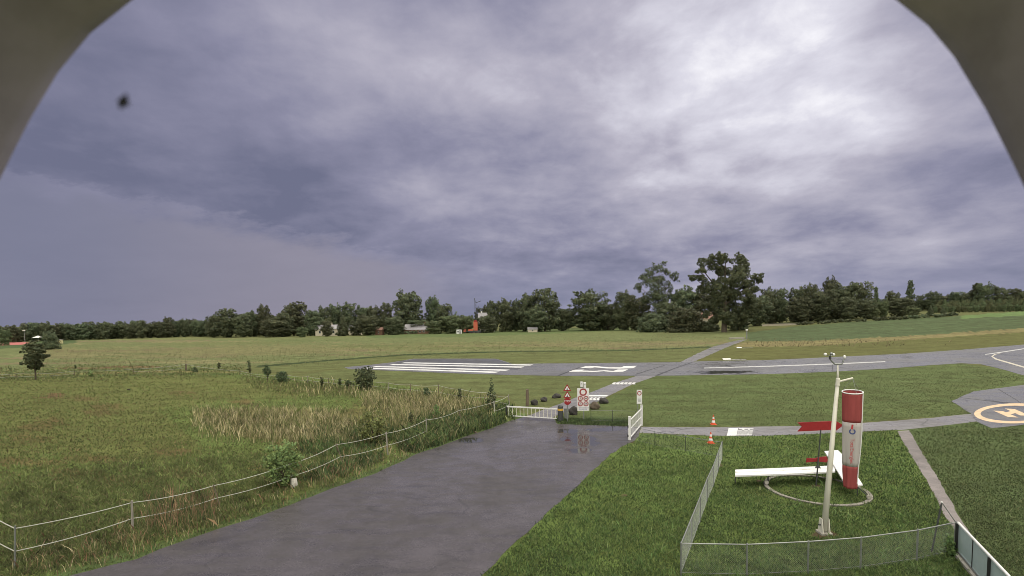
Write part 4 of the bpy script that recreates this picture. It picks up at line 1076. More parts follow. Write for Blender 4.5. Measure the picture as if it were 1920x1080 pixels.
# ------------------------------------------------------------------ paddock fences of tape and posts
def top_at(base, px, py): return at_depth(px, py, base.y)
def tape_fence(label, posts, ropes, extra=None):
    b0 = G(*posts[0][0]); o = thing('tape_fence', b0, label, 'fence')
    pp = []
    for (bp_, tp_, mt_, r) in posts:
        b = G(*bp_); t = top_at(b, *tp_); pp.append((b, t))
        p = MB().tube([b+(b-t)*.1, t], [r, r*.9], 8).build('post', M[mt_], o)
    for (level, r, skip) in ropes:
        for i in range(len(pp)-1):
            if i in skip: continue
            a = pp[i][0].lerp(pp[i][1], level); c = pp[i+1][0].lerp(pp[i+1][1], level)
            L = (c-a).length; sag = min(.24, .018*L)*random.uniform(.6, 1.5)+.02
            MB().tube([a.lerp(c, k/8)-Vector((0, 0, sag*4*(k/8)*(1-k/8))) for k in range(9)], r, 5).build('tape', M['rope'], o)
    return o, pp
A_POSTS = [((-95, 985), (-95, 905), 'steel', .03), ((28, 1068), (28, 986), 'steel', .03), ((249, 996), (247, 939), 'grey_wood', .045), ((413, 952), (400, 908), 'wood', .028), ((546, 912), (543, 868), 'wood', .025), ((645, 874), (630, 831), 'wood', .03), ((727, 853), (724, 810), 'grey_wood', .05),
           ((801, 824), (799, 785), 'grey_wood', .045), ((866, 797), (860, 768), 'wood', .03), ((928, 784), (926, 752), 'pale_wood', .04), ((957, 772), (953, 740), 'grey_wood', .045)]
tape_fence('white tape fence on leaning posts along the left side of the road', A_POSTS, [(.94, .016, ()), (.42, .015, (7, 8))])
B_POSTS = [((957, 770), (953, 742), 'grey_wood', .03), ((914, 753), (913, 735), 'wood', .03), ((864, 752), (863.5, 728), 'wood', .045), ((822, 745), (822, 720.5), 'wood', .045), ((770, 738), (770, 720), 'wood', .05), ((728, 732), (728, 717), 'grey_wood', .05), ((690, 729), (690, 713), 'wood', .04), ((616, 723), (616, 709), 'wood', .04),
           ((577, 718), (577, 705), 'grey_wood', .04), ((542, 714), (542, 703), 'grey_wood', .04), ((450, 703), (450, 695), 'wood', .04), ((349, 695), (349, 682), 'wood', .14), ((250, 700), (250, 691.5), 'wood', .05), ((140, 704), (140, 695), 'wood', .05), ((30, 709), (30, 700), 'wood', .05), ((-40, 712), (-40, 703), 'wood', .05)]
tape_fence('white tape fence crossing the far side of the paddock before the runway', B_POSTS, [(.92, .018, ()), (.42, .016, (10, 12))])
g = G(551, 913); st = MB(); st.tube([g+Vector((0, 0, -.1)), g+Vector((.02, 0, .22)), g+Vector((.0, .02, .44))], [.20, .17, .15], 10)
o = st.build('stump', M['pale_wood'], origin=g, smooth=False); tag(o, 'pale weathered stump leaning against the biggest green bush', 'stump')
g = G(988.5, 761); t = top_at(g, 988.5, 730)
o = MB().tube([g-Vector((0, 0, .2)), g.lerp(t, .5)+Vector((.01, 0, 0)), t], [.16, .15, .14], 10).build('wooden_post', M['wood'], origin=g); tag(o, 'thick dark wooden post standing in grass behind the white barrier', 'post')

# ------------------------------------------------------------------ boulders
for i, (px, base, rx, rz, mt_, lab) in enumerate((
    (1002, 759, .36, .34, 'stone', 'dark rounded boulder closest to the thick wooden post'),
    (1020, 752.5, .38, .28, 'stone', 'middle dark boulder of the three behind the barrier'),
    (1043, 746, .48, .28, 'stone', 'flat dark boulder left of the stacked warning signs'),
    (1075, 777, .44, .42, 'stone', 'dark boulder between the stacked signs and the large sign board'),
    (1115, 767, .48, .40, 'brown_stone', 'brown mossy boulder right of the large sign board'),
    (1132, 756, .46, .36, 'stone', 'dark boulder at the right edge of the crossing path'))):
    g = G(px, base)
    o = MB().blob(g+Vector((0, 0, rz*.55)), 1, i+3, .16, 3, (rx, rx*.9, rz)).build('boulder', M[mt_], origin=g); tag(o, lab, 'boulder', 'boulders beside the crossing path')

# ------------------------------------------------------------------ barrier gate
def barrier():
    Lb, Rb = G(951, 784), G(1044, 789.5)
    Rb = Vector((Rb.x, Rb.y, 0)); d = (Rb-Lb); L = d.length; u = d.normalized(); uz = Vector((0, 0, 1))
    o = thing('barrier_gate', Lb, 'long white barrier with upright bars across the road beside the boulders', 'barrier')
    MB().box(Lb+u*L/2+uz*1.0, (L+.15, .09, .10), (u, u.cross(uz), uz)).build('top_rail', M['white'], o)
    MB().box(Lb+u*(L/2+.05)+uz*.22, (L-.1, .06, .07), (u, u.cross(uz), uz)).build('bottom_rail', M['white'], o)
    for k in range(13):
        p = Lb+u*(.15+(L-.25)*k/12)
        MB().box(p+uz*.6, (.038, .03, .70), (u, u.cross(uz), uz)).build('bar', M['offwhite'], o)
    MB().box(Lb-u*.05+uz*.5, (.10, .14, 1.04), (u, u.cross(uz), uz)).build('end_post', M['black'], o)
    q = G(1051, 790)
    c = thing('barrier_pillar', q, 'dark round pillar with orange yellow band holding the white barrier', 'post')
    MB().tube([q-uz*.1, q+uz*.9, q+uz*.905], [.23, .23, .23], 16).build('pillar_body', M['dark_steel'], c)
    MB().tube([q+uz*.905, q+uz*1.07], .236, 16).build('band', mat('yellow_band', (.55, .33, .05), .5), c)
    MB().tube([q+uz*1.07, q+uz*1.26, q+uz*1.33], [.23, .21, .12], 16).build('cap', M['dark_steel'], c)
    q = G(1062, 786)
    o = MB().box(q+uz*.42, (.34, .3, .9)).box(q+uz*.9, (.40, .36, .06)).build('control_box', M['steel'], origin=q); tag(o, 'small grey control box right of the dark barrier pillar', 'box')
barrier()

# ------------------------------------------------------------------ signs
EX, EYv, EZ = Vector((1, 0, 0)), Vector((0, -1, 0)), Vector((0, 0, 1))
def text_mesh(s, size):
    cu = bpy.data.curves.new('t', 'FONT'); cu.body = s; cu.size = size; cu.align_x = 'CENTER'; cu.align_y = 'CENTER'; cu.resolution_u = 3
    ob = bpy.data.objects.new('t', cu); COL.objects.link(ob)
    dg = bpy.context.evaluated_depsgraph_get(); me = bpy.data.meshes.new_from_object(ob.evaluated_get(dg))
    vs = [v.co.copy() for v in me.vertices]; fs = [tuple(p.vertices) for p in me.polygons]
    bpy.data.objects.remove(ob); bpy.data.curves.remove(cu); bpy.data.meshes.remove(me)
    return vs, fs
def flat_text(mb, s, size, c, off):
    vs, fs = text_mesh(s, size)
    mb.add([Vector(c)+EX*v.x+EZ*v.y+EYv*off for v in vs], fs)
def ring_sign(c, r, parent, icon=None):
    MB().disc(c+EYv*.006, r, EX, EZ, EYv*.006, 24, r*.64).build('red_ring', M['red'], parent)
    if icon: 
        mb = MB(); icon(mb, c+EYv*.006, r*.5); mb.build('pictogram', M['black'], parent)
def ic_moto(mb, c, r):
    for s in (-.55, .5): mb.disc(c+EX*r*s-EZ*r*.35, r*.36, EX, EZ, EYv*.005, 12, r*.2)
    mb.prism([c+EX*r*-.55-EZ*r*.2, c+EX*r*.5-EZ*r*.2, c+EX*r*.3+EZ*r*.3, c+EX*r*-.3+EZ*r*.15], EYv*.005)
    mb.disc(c+EX*r*.02+EZ*r*.65, r*.2, EX, EZ, EYv*.005, 10)
def ic_car(mb, c, r):
    mb.prism([c+EX*r*-.8-EZ*r*.3, c+EX*r*.8-EZ*r*.3, c+EX*r*.8+EZ*r*.1, c+EX*r*.45+EZ*r*.15, c+EX*r*.25+EZ*r*.5, c+EX*r*-.4+EZ*r*.5, c+EX*r*-.8+EZ*r*.1], EYv*.005)
def ic_walk(mb, c, r):
    mb.disc(c+EZ*r*.7, r*.2, EX, EZ, EYv*.005, 10)
    mb.prism([c+EX*r*-.5-EZ*r*.8, c+EX*r*-.25-EZ*r*.8, c-EZ*r*.2, c+EX*r*.25-EZ*r*.8, c+EX*r*.5-EZ*r*.8, c+EX*r*.2+EZ*r*.42, c+EX*r*-.2+EZ*r*.42], EYv*.005)
def ic_horse(mb, c, r):
    mb.prism([c+EX*r*-.7-EZ*r*.8, c+EX*r*-.5-EZ*r*.8, c+EX*r*-.3-EZ*r*.1, c+EX*r*.3-EZ*r*.1, c+EX*r*.5-EZ*r*.8, c+EX*r*.7-EZ*r*.8, c+EX*r*.45+EZ*r*.2, c+EX*r*.8+EZ*r*.6, c+EX*r*.4+EZ*r*.7, c+EX*r*.1+EZ*r*.3, c+EX*r*-.6+EZ*r*.25], EYv*.005)
def sign_board():
    g = G(1094.5, 788.5); Y = g.y; s = Y/FPX
    o = thing('sign_board', g, 'large white sign board with five red ring signs beside the barrier', 'sign')
    MB().tube([g-EZ*.1, g+EZ*2.75], .04, 8).build('pole', M['steel'], o)
    c = at_depth(1093.6, 749, Y-.08); w, h = 22.4*s, 43.2*s
    p = MB().box(c-EYv*.012, (w, .022, h)).build('panel', M['white'], o)
    f = lambda zx, zy: at_depth(920+zx/4.8, 680+zy/4.8, Y-.08)
    ring_sign(f(832, 265), 34/4.8*s, o)
    for (zx, zy, ic) in ((807, 322, ic_walk), (858, 322, ic_car), (807, 370, ic_moto), (858, 370, ic_horse)): ring_sign(f(zx, zy), 23/4.8*s, o, ic)
    mb = MB()
    for (zy, x0, x1) in ((407, 792, 880), (418, 798, 874)):
        k = x0
        while k < x1-6:
            wl = random.uniform(6, 12); mb.box(f(k+wl/2, zy)+EYv*.005, (wl/4.8*s, .005, 6/4.8*s)); k += wl+3
    mb.build('small_print', M['ink_blue'], o)
    t = thing('site_camera', g+EZ*2.75, 'pair of small white camera housings on top of the large sign board', 'camera')
    for (x, z, hgt) in ((-.16, 3.0, .40), (.10, 2.93, .44)):
        MB().box(g+EX*x+EZ*z, (.19, .24, hgt)).build('housing', M['white'], t)
        MB().tube([g+EX*x+EZ*(z+.05)+EYv*.12, g+EX*x+EZ*(z+.05)+EYv*.15], .035, 10).build('lens', M['black'], t)
    MB().box(g+EZ*2.74, (.45, .1, .04)).build('bracket', M['steel'], t)
sign_board()
def sign_stack():
    g = G(1064, 791); Y = g.y; s = Y/FPX
    o = thing('warning_sign', g, 'stack of two red triangles over a round red stop sign on one pole', 'sign')
    top = at_depth(1064, 724, Y)
    MB().tube([g-EZ*.1, top], .035, 8).build('pole', M['steel'], o)
    for (cx_, cy_) in ((1063.4, 728.6), (1063.6, 741.4)):
        c = at_depth(cx_, cy_, Y-.06); r = .37
        tri = lambda k, up=0: [c+EX*k*math.cos(a)+EZ*(k*math.sin(a)+up) for a in (R(90), R(210), R(330))]
        sg = MB().prism(tri(r), EYv*.012).build('triangle_plate', M['red'], o)
        MB().prism([p+EYv*.013 for p in tri(r*.62)], EYv*.006).build('white_field', M['white'], sg)
        MB().box(c+EYv*.022+EZ*.0, (.05, .006, .15)).box(c+EYv*.022-EZ*.10, (.17, .006, .04)).build('pictogram', M['black'], sg)
    c = at_depth(1063.8, 752.4, Y-.06)
    pts = [c+EX*.31*math.cos(R(22.5+45*k))+EZ*.31*math.sin(R(22.5+45*k)) for k in range(8)]
    ro = MB().prism(pts, EYv*.012).build('stop_plate', M['red'], o)
    mb = MB(); flat_text(mb, 'STOP', .235, c, .016); mb.build('lettering', M['white'], ro)
sign_stack()
def small_sign():
    g = G(1196, 800); Y = g.y; s = Y/FPX
    o = thing('prohibition_sign', g, 'narrow white sign with one red ring behind the open white gate', 'sign')
    MB().tube([g-EZ*.1, at_depth(1196, 733, Y)], .03, 8).build('pole', M['steel'], o)
    c = at_depth(1199, 744, Y-.05)
    MB().box(c-EYv*.01, (10*s, .02, 26.5*s)).build('panel', M['white'], o)
    ring_sign(at_depth(1198.8, 737.4, Y-.05), 4.2*s, o)
    mb = MB()
    for k in range(4): mb.box(c-EZ*(.1+.09*k)+EYv*.004, (6*s, .004, .03))
    mb.build('small_print', M['steel'], o)
small_sign()

# ------------------------------------------------------------------ open white gate
def white_gate():
    A, B = G(1180.6, 825), G(1203, 798); d = B-A; L = d.length; u = d.normalized(); n = u.cross(EZ)
    o = thing('metal_gate', A, 'white metal gate with upright bars standing open beside the lawn', 'gate')
    for p, h in ((A, 1.58), (B, 1.58)):
        MB().box(p+EZ*h/2, (.16, .16, h), (u, n, EZ)).box(p+EZ*(h+.02), (.19, .19, .04), (u, n, EZ)).build('post', M['white'], o)
    fr = MB(); w = L-.36
    for z in (1.34, .12): fr.box(A+u*(L/2)+EZ*z, (w, .06, .08), (u, n, EZ))
    fr.box(A+u*L/2+EZ*.72, (w, .04, .05), (u, n, EZ))
    fr.build('frame', M['white'], o)
    k = int(w/.30)
    for i in range(k+1):
        MB().box(A+u*(.18+w*i/k)+EZ*.73, (.03, .022, 1.15), (u, n, EZ)).build('bar', M['white'], o)
    lk = MB().box(A-EX*.11+EZ*.95, (.08, .1, .16)).box(A-EX*.11+EZ*.3, (.08, .1, .16)); lk.build('hinge', M['black'], o)
white_gate()

# ------------------------------------------------------------------ cones
def cone(px, base, label):
    g = G(px, base); o = thing('traffic_cone', g, label, 'traffic cone', 'traffic cones by the taxiway')
    MB().box(g+EZ*.02, (.42, .42, .04)).build('foot', M['orange'], o)
    hs = [.04, .17, .34, .46, .60, .76]; rs = [.165, .137, .10, .078, .055, .025]
    for k in range(5):
        MB().tube([g+EZ*hs[k], g+EZ*hs[k+1]], [rs[k], rs[k+1]], 14, cap=(k == 4)).build('cone_band', M['orange'] if k % 2 == 0 else M['white'], o)
cone(1337.5, 796, 'red and white traffic cone on the grass beyond the taxiway')
cone(1332.5, 831, 'red and white traffic cone on the lawn on this side of the taxiway')

# ------------------------------------------------------------------ runway edge markers and far post
for (px, py, w, lab) in ((1364, 675, 1.5, 'low white marker board on the grass just beyond the runway'), (1387, 653, 1.2, 'low white marker board near the far end of the path')):
    g = G(px, py); o = thing('runway_marker', g, lab, 'marker', 'white markers beyond the runway')
    MB().prism([g+EX*-w/2+EZ*.08, g+EX*w/2+EZ*.08, g+EX*w/2+EZ*.08+Vector((0, .5, .18)), g+EX*-w/2+EZ*.08+Vector((0, .5, .18))], (0, .05, -.05)).build('board', M['white'], o)
    MB().box(g+EX*(w/2+1.4)+EZ*.05, (2.6, .25, .06)).build('edge_strip', M['worn_paint'], o)
    for sx in (-1, 1): MB().box(g+EX*sx*w*.4+Vector((0, .4, .08)), (.08, .08, .18)).build('leg', M['steel'], o)
g = march(1400, 635.5); o = thing('lamp_pillar', g, 'slim grey pillar with lamp head at the far end of the path', 'lamp post')
h = at_depth(1400, 617, g.y).z-g.z
MB().tube([g-EZ*.2, g+EZ*h*.85], [.22, .18], 8).build('pole', M['steel'], o)
MB().box(g+EZ*h*.92, (.6, .5, h*.14)).build('lamp_head', M['wall_white'], o)
for i, (px, py) in enumerate(((594, 629), (597, 628))):
    g = march(px, py); o = thing('meadow_animal_shelter' if False else 'marker_post', g, ('tiny white post at the meadow edge below the farmhouse', 'second tiny white post beside its twin below the farmhouse')[i], 'post')
    MB().tube([g, g+EZ*1.3], .18, 6).build('post_shaft', M['white'], o); MB().box(g+EZ*1.35, (.5, .3, .2)).build('post_cap', M['white'], o)

# ------------------------------------------------------------------ wind mast, windsock
def mast():
    g = G(1545, 1000); Y = g.y; s = Y/FPX
    o = thing('wind_mast', g, 'tall tapering cream mast with wind cups on top, standing in the lawn', 'mast')
    bx = MB(); bx.box(g+EZ*.03, (.42, .40, .09)); bx.build('base_plate', M['concrete'], o)
    hb_ = MB()
    for sx in (-1, 1):
        hb_.prism([g+EX*sx*.115+Vector((0, -.17, .07)), g+EX*sx*.115+Vector((0, .17, .07)), g+EX*sx*.115+Vector((0, .08, .60)), g+EX*sx*.115+Vector((0, -.08, .60))], EX*sx*.03)
    hb_.build('hinge_bracket', M['offwhite'], o)
    MB().tube([g+EZ*.35-EX*.22, g+EZ*.35+EX*.22], .035, 8).build('hinge_bolt', M['dark_steel'], o)
    p0 = g+EZ*.12; p1 = at_depth(1570.2, 722, Y); p2 = at_depth(1570.6, 700, Y); p3 = at_depth(1570.6, 684, Y)
    MB().tube([p0, p0.lerp(p1, .5), p1], [.115, .09, .062], 14).build('pole', M['offwhite'], o, smooth=True)
    u = (p1-p0).normalized()
    MB().tube([p1-u*.02, p1+u*.04, p1+u*.04, p1+u*.22, p1+u*.22, p1+u*.27], [.085, .085, .07, .07, .08, .05], 12).build('collar', M['offwhite'], o)
    MB().tube([p1+u*.2, p2, p3], [.05, .032, .026], 10).build('top_rod', M['offwhite'], o, smooth=True)
    MB().tube([p1+u*.12, at_depth(1599, 709, Y-.1)], .036, 10).build('arm', M['offwhite'], o)
    # cup anemometer on a fork
    fk = MB(); a = at_depth(1556.5, 673.5, Y); b = at_depth(1565, 682.5, Y); c = at_depth(1579, 682.3, Y); d = at_depth(1582, 673, Y)
    fk.tube([a, b], .028, 8).tube([b, c], .03, 8).tube([c, d], .028, 8)
    an = fk.build('anemometer', M['steel'], o)
    hub = at_depth(1556.5, 668, Y); MB().tube([a, hub], .04, 8).build('cup_hub', M['dark_steel'], an)
    for k, (px, py, dep) in enumerate(((1547.5, 664.5, -.05), (1559, 663.5, -.12), (1563, 665, .12))):
        q = at_depth(px, py, Y+dep)
        MB().blob(q, .058, k, .02, 2).build('cup', M['white'] if k != 1 else M['steel'], an, smooth=True)
        MB().tube([hub, q], .011, 6).build('cup_arm', M['steel'], an)
    MB().blob(at_depth(1583.5, 669.5, Y), .05, 4, .05, 2, (1, 1, 1.5)).build('wind_vane', M['white'], an, smooth=True)
    # windsock
    Ys = Y-.1
    S0 = at_depth(1598.5, 735.5, Ys); E0 = at_depth(1594.5, 914, Ys)
    w = thing('windsock', S0, 'limp red and white windsock with printed lettering hanging from the mast arm', 'windsock')
    ax = (E0-S0).normalized(); L = (E0-S0).length
    fr = Vector((-S0.x*.0+.0, -1, 0)); toc = (Vector((EYE.x, EYE.y, S0.z))-S0); toc.z = 0; fr = toc.normalized(); sd_ = fr.cross(EZ)*-1
    r0 = 19.6*s*Y/math.hypot(g.x, Y)
    prof = [(0, 1.0), (.15, .985), (.31, .97), (.45, .93), (.6, .875), (.76, .80), (.88, .73), (1.0, .66)]
    def rad(f):
        for (f0, a0), (f1, a1) in zip(prof, prof[1:]):
            if f <= f1+1e-6: return r0*(a0+(a1-a0)*(f-f0)/(f1-f0))
        return r0*.66
    def wob(f, t): return 1 + (f**1.2)*(.09*math.sin(3*t+7*f+1)+.06*math.sin(7*t+5*f)+.035*math.sin(13*t-6*f)) - .04*math.exp(-((f-.31)/.03)**2) - .04*math.exp(-((f-.765)/.03)**2)
    def sp(f, t, off=0.0):
        """t=0 faces the viewer's side"""
        c = S0+ax*L*f; rr = rad(f)*wob(f, t)+off
        tilt = EZ*(-.12*math.cos(t)*rr if f < .02 else 0)
        return c + (fr*math.cos(t)*.9 + sd_*math.sin(t))*rr + tilt
    def section(name, f0, f1, mt_, nrow=10):
        n = 48; vs = []; fs = []
        rows = [f0+(f1-f0)*k/nrow for k in range(nrow+1)]
        for f in rows: vs += [sp(f, 2*math.pi*k/n) for k in range(n)]
        for i in range(nrow):
            for k in range(n): fs.append((i*n+k, i*n+(k+1) % n, (i+1)*n+(k+1) % n, (i+1)*n+k))
        mo = MB().add(vs, fs).build(name, mt_, w, smooth=True)
        md = mo.modifiers.new('thick', 'SOLIDIFY'); md.thickness = .006
        return mo
    section('red_band', 0, .305, M['sock_red']); ws = section('white_band', .305, .765, M['sock_white']); section('red_band', .765, 1.0, M['sock_red'])
    n = 40
    MB().tube([sp(0, 2*math.pi*k/n)-ax*.015 for k in range(n+1)], .022, 8).build('rim', M['white'], w)
    MB().tube([sp(f, 1.25, .008) for f in np.linspace(0, .95, 24)], .022, 6).build('seam', M['white'], w)
    tip = at_depth(1599, 709, Ys)
    for t in (.4, 2.5, 4.6): MB().tube([sp(0, t), tip], .006, 5).build('cord', M['steel'], w)
    # printed lettering, reading downward
    vs, fs = text_mesh('TotalEnergies', .175)
    def pr(x, y): # x along the text -> down the sock, y up the letter -> right
        f = .60+x/L; t = y/rad(max(.0, min(1, f)))
        return sp(f, t+.08, .007)
    mb = MB().add([pr(v.x, v.y) for v in vs], fs); mb.build('lettering', M['ink_red'], ws)
    lg = MB()
    def strip(pts, wd):
        vv = []
        for i, (x, y) in enumerate(pts):
            x0, y0 = pts[max(0, i-1)]; x1, y1 = pts[min(len(pts)-1, i+1)]; l = math.hypot(x1-x0, y1-y0); nx, ny = -(y1-y0)/l*wd/2, (x1-x0)/l*wd/2
            vv += [pr(x+nx, y+ny), pr(x-nx, y-ny)]
        lg.add(vv, [(2*i, 2*i+1, 2*i+3, 2*i+2) for i in range(len(pts)-1)])
    x0 = -1.0
    strip([(x0-.04, -.12), (x0-.04, .13)], .05); strip([(x0-.02, .0), (x0+.16, -.02)], .06)
    lg.build('emblem', M['ink_red'], ws)
    lg = MB(); strip([(x0+.25+.085*math.cos(a), .0+.085*math.sin(a)) for a in np.linspace(R(160), R(-150), 16)], .045); lg.build('emblem', M['ink_blue'], ws)
mast()

# ------------------------------------------------------------------ landing tee, ring and arrow
def landing_tee():
    z = .62
    cg = G(1529.5, 918); rr = ((G(1436, 913)-cg).length + (G(1623, 912)-cg).length)/2*.93
    o = MB().disc(cg+EZ*.0, rr, EX, EYv, EZ*.06, 64, rr-.18).build('kerb_ring', M['kerb'], origin=cg); tag(o, 'round concrete kerb ring set in the lawn under the white tee', 'kerb')
    t = thing('landing_tee', cg, 'white landing tee of long boards raised on thin dark legs', 'landing tee')
    st = [P(1378.5, 880.5, z), P(1470, 877, z), P(1566, 872.5, z), P(1566, 884, z), P(1470, 888.5, z), P(1378.5, 891.5, z)]
    MB().prism(st, (0, 0, -.07)).build('stem_board', M['white'], t)
    rdg = MB(); a = P(1379, 885.6, z+.005); b = P(1560, 878, z+.005); rdg.tube([a, b], .035, 6); rdg.build('ridge', M['white'], t)
    z2 = z+.012
    MB().prism([P(1545.5, 848, z2), P(1571, 846, z2), P(1583, 858, z2), P(1617.5, 911, z2), P(1602, 913, z2), P(1580, 902, z2), P(1567, 880, z2)], (0, 0, .07)).build('cross_board', M['white'], t)
    for (px, py) in ((1379, 886), (1441, 888), (1531, 884), (1570, 860), (1608, 908)):
        p = P(px, py, z-.06); MB().tube([p, Vector((p.x, p.y, 0))], .02, 6).build('leg', M['dark_steel'], t)
    for (px, py) in ((1441, 888), (1606, 909)):
        p = P(px, py, z); q = cg+(Vector((p.x, p.y, 0))-cg).normalized()*(rr-.11); q.z = .17
        MB().tube([q-EYv*.04, q+EYv*.04], .10, 14).build('wheel', M['concrete'], t)
        MB().tube([Vector((p.x, p.y, z-.06)), q], .022, 6).build('wheel_fork', M['dark_steel'], t)
    # red arrow on its pole
    b = G(1530, 910); Y = b.y; s = Y/FPX
    a = thing('arrow_sign', b, 'long red arrow on a thin dark pole pointing right toward the windsock', 'sign')
    tp = at_depth(1539, 806, Y); 
    MB().tube([b-EZ*.1, tp], [.035, .028], 8).build('pole', M['dark_steel'], a)
    f = lambda x, y: at_depth(1240+x/2.454, 640+y/2.454, Y)
    MB().prism([f(628, 374), f(800, 367), f(800, 364), f(838, 386), f(803, 412), f(803, 407), f(628, 415), f(648, 393)], (0, .05, 0)).build('arrow_board', M['red'], a)
    MB().prism([at_depth(1340+x/5.68, 820+y/5.68, Y+.1) for x, y in ((985, 222), (1090, 225), (1090, 215), (1195, 205), (1208, 240), (1195, 268), (1090, 258), (975, 268))], (0, .05, 0)).build('lower_board', M['red'], a)
    MB().tube([P(1533.5, 877, z), P(1533.5, 877, z+.05)], .12, 12).build('pivot_flange', M['dark_steel'], a)
landing_tee()

# ------------------------------------------------------------------ mesh fences round the lawn
mt, nt, b_ = new_mat('chain_link')
p_ = obj_pos(nt); sp_ = nt.nodes.new('ShaderNodeSeparateXYZ'); nt.links.new(p_, sp_.inputs[0])
b_.inputs['Base Color'].default_value = (.36, .38, .37, 1); b_.inputs['Metallic'].default_value = .4; b_.inputs['Roughness'].default_value = .5
M['link'] = mt
def link_panel(mb, A, B, h, r=.0007, cell=.075):
    """diamond wire netting as real thin wires (flat ribbons crossed) between two posts"""
    u = (B-A); L = Vector((u.x, u.y, 0)).length; u.normalize(); n = u.cross(EZ).normalized()
    step = cell
    k = -int(h/step)-1
    while k*step < L:
        for sgn in (1, -1):
            x0 = k*step; pts = []
            a0, z0, a1, z1 = x0, (0 if sgn > 0 else h), x0+h, (h if sgn > 0 else 0)
            if a0 < 0: z0 = z0+sgn*(-a0); a0 = 0
            if a1 > L: z1 = z1-sgn*(a1-L); a1 = L
            if a1 <= a0: continue
            p, q = A+u*a0+EZ*(z0+.03), A+u*a1+EZ*(z1+.03)
            o = n*(.003*sgn); d = (q-p).normalized(); w = d.cross(n)*r
            mb.add([p+o-w, p+o+w, q+o+w, q+o-w, p+o+n*r*2, q+o+n*r*2], [(0, 1, 2, 3), (0, 4, 5, 3), (1, 4, 5, 2)])
        k += 1
def mesh_fence(label, tops, z, posts_mt='steel', netting=True, cell=.07, skip_first=False, rail=.02, pr=.028):
    pts = [Vector((P(x, y, z).x, P(x, y, z).y, 0)) for x, y in tops]
    o = thing('mesh_fence', pts[0], label, 'fence', 'wire mesh fences round the wind indicator lawn')
    for i, p in enumerate(pts):
        if i == 0 and skip_first: continue
        pb = MB().tube([p-EZ*.1, p+EZ*(z+.02)], pr, 8).build('post', M[posts_mt], o)
        MB().tube([p+EZ*(z+.02), p+EZ*(z+.05)], [pr*1.25, pr*.6], 8).build('post_cap', M['steel'], pb)
    for a, c in zip(pts, pts[1:]):
        MB().tube([a+EZ*z, c+EZ*z], rail, 7).build('top_rail', M['steel'], o)
        if netting:
            mb = MB(); link_panel(mb, a, c, z-.06, cell=cell); mb.build('netting', M['link'], o)
            MB().tube([a+EZ*.1, c+EZ*.1], .005, 5).build('bottom_wire', M['steel'], o)
    return pts
mesh_fence('grey mesh fence running away along the left of the wind indicator lawn', [(1277, 1019), (1297, 970), (1313, 931), (1326, 897.5), (1338, 872), (1347, 847), (1354, 828)], 1.08, cell=.06)
mesh_fence('grey mesh fence across the near edge of the wind indicator lawn', [(1277, 1019), (1401, 1021), (1516, 1015.5), (1615, 1008), (1721, 994), (1792, 979.5)], 1.08, cell=.07, skip_first=True)
mesh_fence('thin wire fence from the open white gate to the mesh fence corner', [(1186, 800), (1228, 809.5), (1285, 818.5), (1354, 829.5)], .95, 'dark_steel', True, .12, True, .014, .02)
mesh_fence('thin dark wire fence between the large sign board and the open white gate', [(1108, 769.5), (1148.5, 770), (1192, 771)], .92, 'dark_steel', True, .14, False, .010, .02)
g = G(1746, 1035); tp = top_at(g, 1766, 942)
o = thing('braced_post', g, 'taller dark leaning post with slanting brace in the mesh fence corner', 'post')
MB().tube([g-EZ*.1, tp], .026, 8).build('post_shaft', M['dark_steel'], o); MB().blob(tp, .04, 2, .02, 1).build('cap', M['white'], o)
MB().tube([tp, P(1792, 979.5, 1.08)], .014, 6).build('brace', M['steel'], o)

# frosted screen fence with plinth at the lower right
def screen():
    z = 1.12
    tops = [(1797, 982), (1857.5, 1046), (1935, 1128)]
    pts = [Vector((P(x, y, z).x, P(x, y, z).y, 0)) for x, y in tops]
    o = thing('glass_screen', pts[0], 'pale blue green glass screen with dark posts and white top rail by the footpath', 'screen')
    for i, p in enumerate(pts):
        MB().box(p+EZ*(z/2), (.10, .10, z)).build('post', M['black'], o)
    for a, c in zip(pts, pts[1:]):
        u = (c-a).normalized(); n = u.cross(EZ); L = (c-a).length
        MB().tube([a+EZ*(z+.03)-u*.02, c+EZ*(z+.03)+u*.02], .04, 10).build('top_rail', M['white'], o)
        MB().box(a+u*L/2+EZ*.16, (L-.1, .05, .06), (u, n, EZ)).build('bottom_rail', M['steel'], o)
        for k in range(2):
            MB().box(a+u*(L*(.25+.5*k))+EZ*(.19+(z-.22)/2), (L/2-.075, .014, z-.24), (u, n, EZ)).build('pane', M['glass'], o)
        MB().box(a+u*L/2+EZ*(z/2+.09), (.03, .04, z-.2), (u, n, EZ)).build('mullion', M['black'], o)
        MB().box(a+u*L/2-n*.0+EZ*.045, (L-.11, .22, .13), (u, n, EZ)).build('plinth', M['concrete'], o)
screen()

# ------------------------------------------------------------------ loose stones, litter on the pasture
for i, (px, py, r, mt_, lab) in enumerate(((241, 731.5, .16, 'stone', 'single dark clod lying in the left paddock'), (892, 812, .10, 'brown_stone', 'pale stone at the verge below the spiky young tree'))):
    g = G(px, py); o = MB().blob(g+EZ*r*.5, 1, 40+i, .2, 2, (r*1.3, r, r*.8)).build('stone', M[mt_], origin=g); tag(o, lab, 'stone')

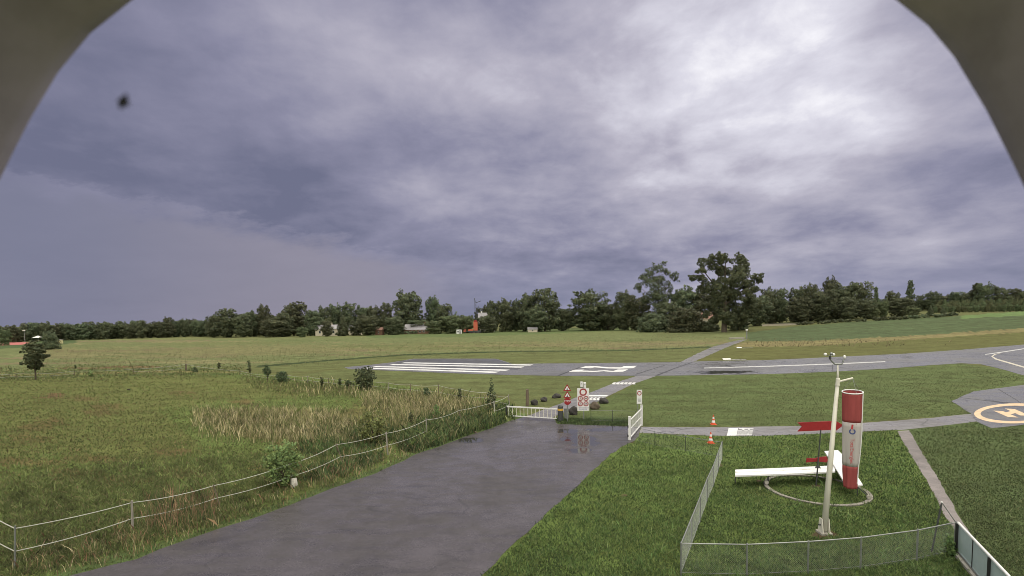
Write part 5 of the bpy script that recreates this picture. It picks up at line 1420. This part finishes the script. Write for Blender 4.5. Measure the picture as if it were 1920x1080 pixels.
# ------------------------------------------------------------------ weather hood round the viewpoint, and the insect before it
def hood():
    dz_ = .135
    rim = [(-60, 455), (0, 336), (30, 275), (60, 217), (110, 134), (170, 62), (248, 0), (350, -62), (480, -118), (650, -160), (800, -178), (965, -185),
           (1130, -178), (1280, -160), (1450, -118), (1580, -62), (1680, 0), (1740, 48), (1790, 108), (1850, 208), (1900, 308), (1920, 350), (1980, 470)]
    fwd, rgt, up = FWD, RGT, UPV
    inner = [EYE + fwd*dz_ + rgt*((x-CX)/FPX*dz_) - up*((y-CY)/FPX*dz_) for x, y in rim]
    mid = EYE+fwd*dz_
    th = .004
    outer = [p + (p-mid).normalized()*th for p in inner]
    n = len(rim); vs = []; fs = []
    deps = [0, -.004, -.03, -.08, -.14, -.22]
    for dd in deps: vs += [p+fwd*dd for p in inner]
    m0 = len(vs)
    for dd in deps: vs += [p+fwd*dd for p in outer]
    for i in range(len(deps)-1):
        for k in range(n-1):
            fs.append((i*n+k, i*n+k+1, (i+1)*n+k+1, (i+1)*n+k)); fs.append((m0+i*n+k, m0+(i+1)*n+k, m0+(i+1)*n+k+1, m0+i*n+k+1))
    for k in range(n-1):
        fs.append((k, m0+k, m0+k+1, k+1)); e = (len(deps)-1)*n; fs.append((e+k, e+k+1, m0+e+k+1, m0+e+k))
    for i in range(len(deps)-1):
        for k in (0, n-1): fs.append((i*n+k, (i+1)*n+k, m0+(i+1)*n+k, m0+i*n+k))
    base = EYE - fwd*.12 - EZ*.12
    o = thing('camera_hood', base, 'dark grey arched weather hood curving across both upper corners', 'camera hood')
    MB().add(vs, fs).build('hood_shell', M['hood'], o, smooth=True)
    MB().tube([p+fwd*-.05+(mid-p).normalized()*.0012 for p in inner[1:-1]], .0011, 6).build('moulded_rib', M['steel'], o)
    MB().box(EYE-fwd*.24, (.20, .02, .20), (rgt, fwd, up)).build('back_plate', M['hood'], o)
    MB().tube([EYE-fwd*.27-EZ*.05, Vector((0, -.55, CAMZ-.3)), Vector((0, -.55, -.2))], .04, 10).build('support_pole', M['steel'], o)
hood()
def insect():
    c = at_depth(232, 189, .075); s = .075/FPX
    o = thing('flying_insect', c, 'small dark blurred insect hovering against the cloudy sky at upper left', 'insect')
    ax = (RGT*.45+UPV*.9).normalized(); sd = ax.cross(FWD)
    b = MB()
    b.tube([c+ax*s*k for k in (-16, -13, -7, -3, -2, 3, 7, 8, 11, 13)], [s*k for k in (.8, 3.5, 5, 2.5, 2.5, 6, 4, 2.5, 3.5, .8)], 10)
    b.build('body', M['black'], o, smooth=True)
    for sg in (-1, 1):
        MB().prism([c+ax*s*4, c+ax*s*2+sd*sg*s*9, c-ax*s*8+sd*sg*s*11, c-ax*s*6+sd*sg*s*5, c-ax*s*1], FWD*s*.5).build('wing', M['dark_steel'], o)
        for k in (-2, 1, 4): MB().tube([c+ax*s*k, c+ax*s*k+sd*sg*s*6+FWD*s*3, c+ax*s*(k-2)+sd*sg*s*9+FWD*s*6], s*.5, 5).build('leg', M['black'], o)
insect()
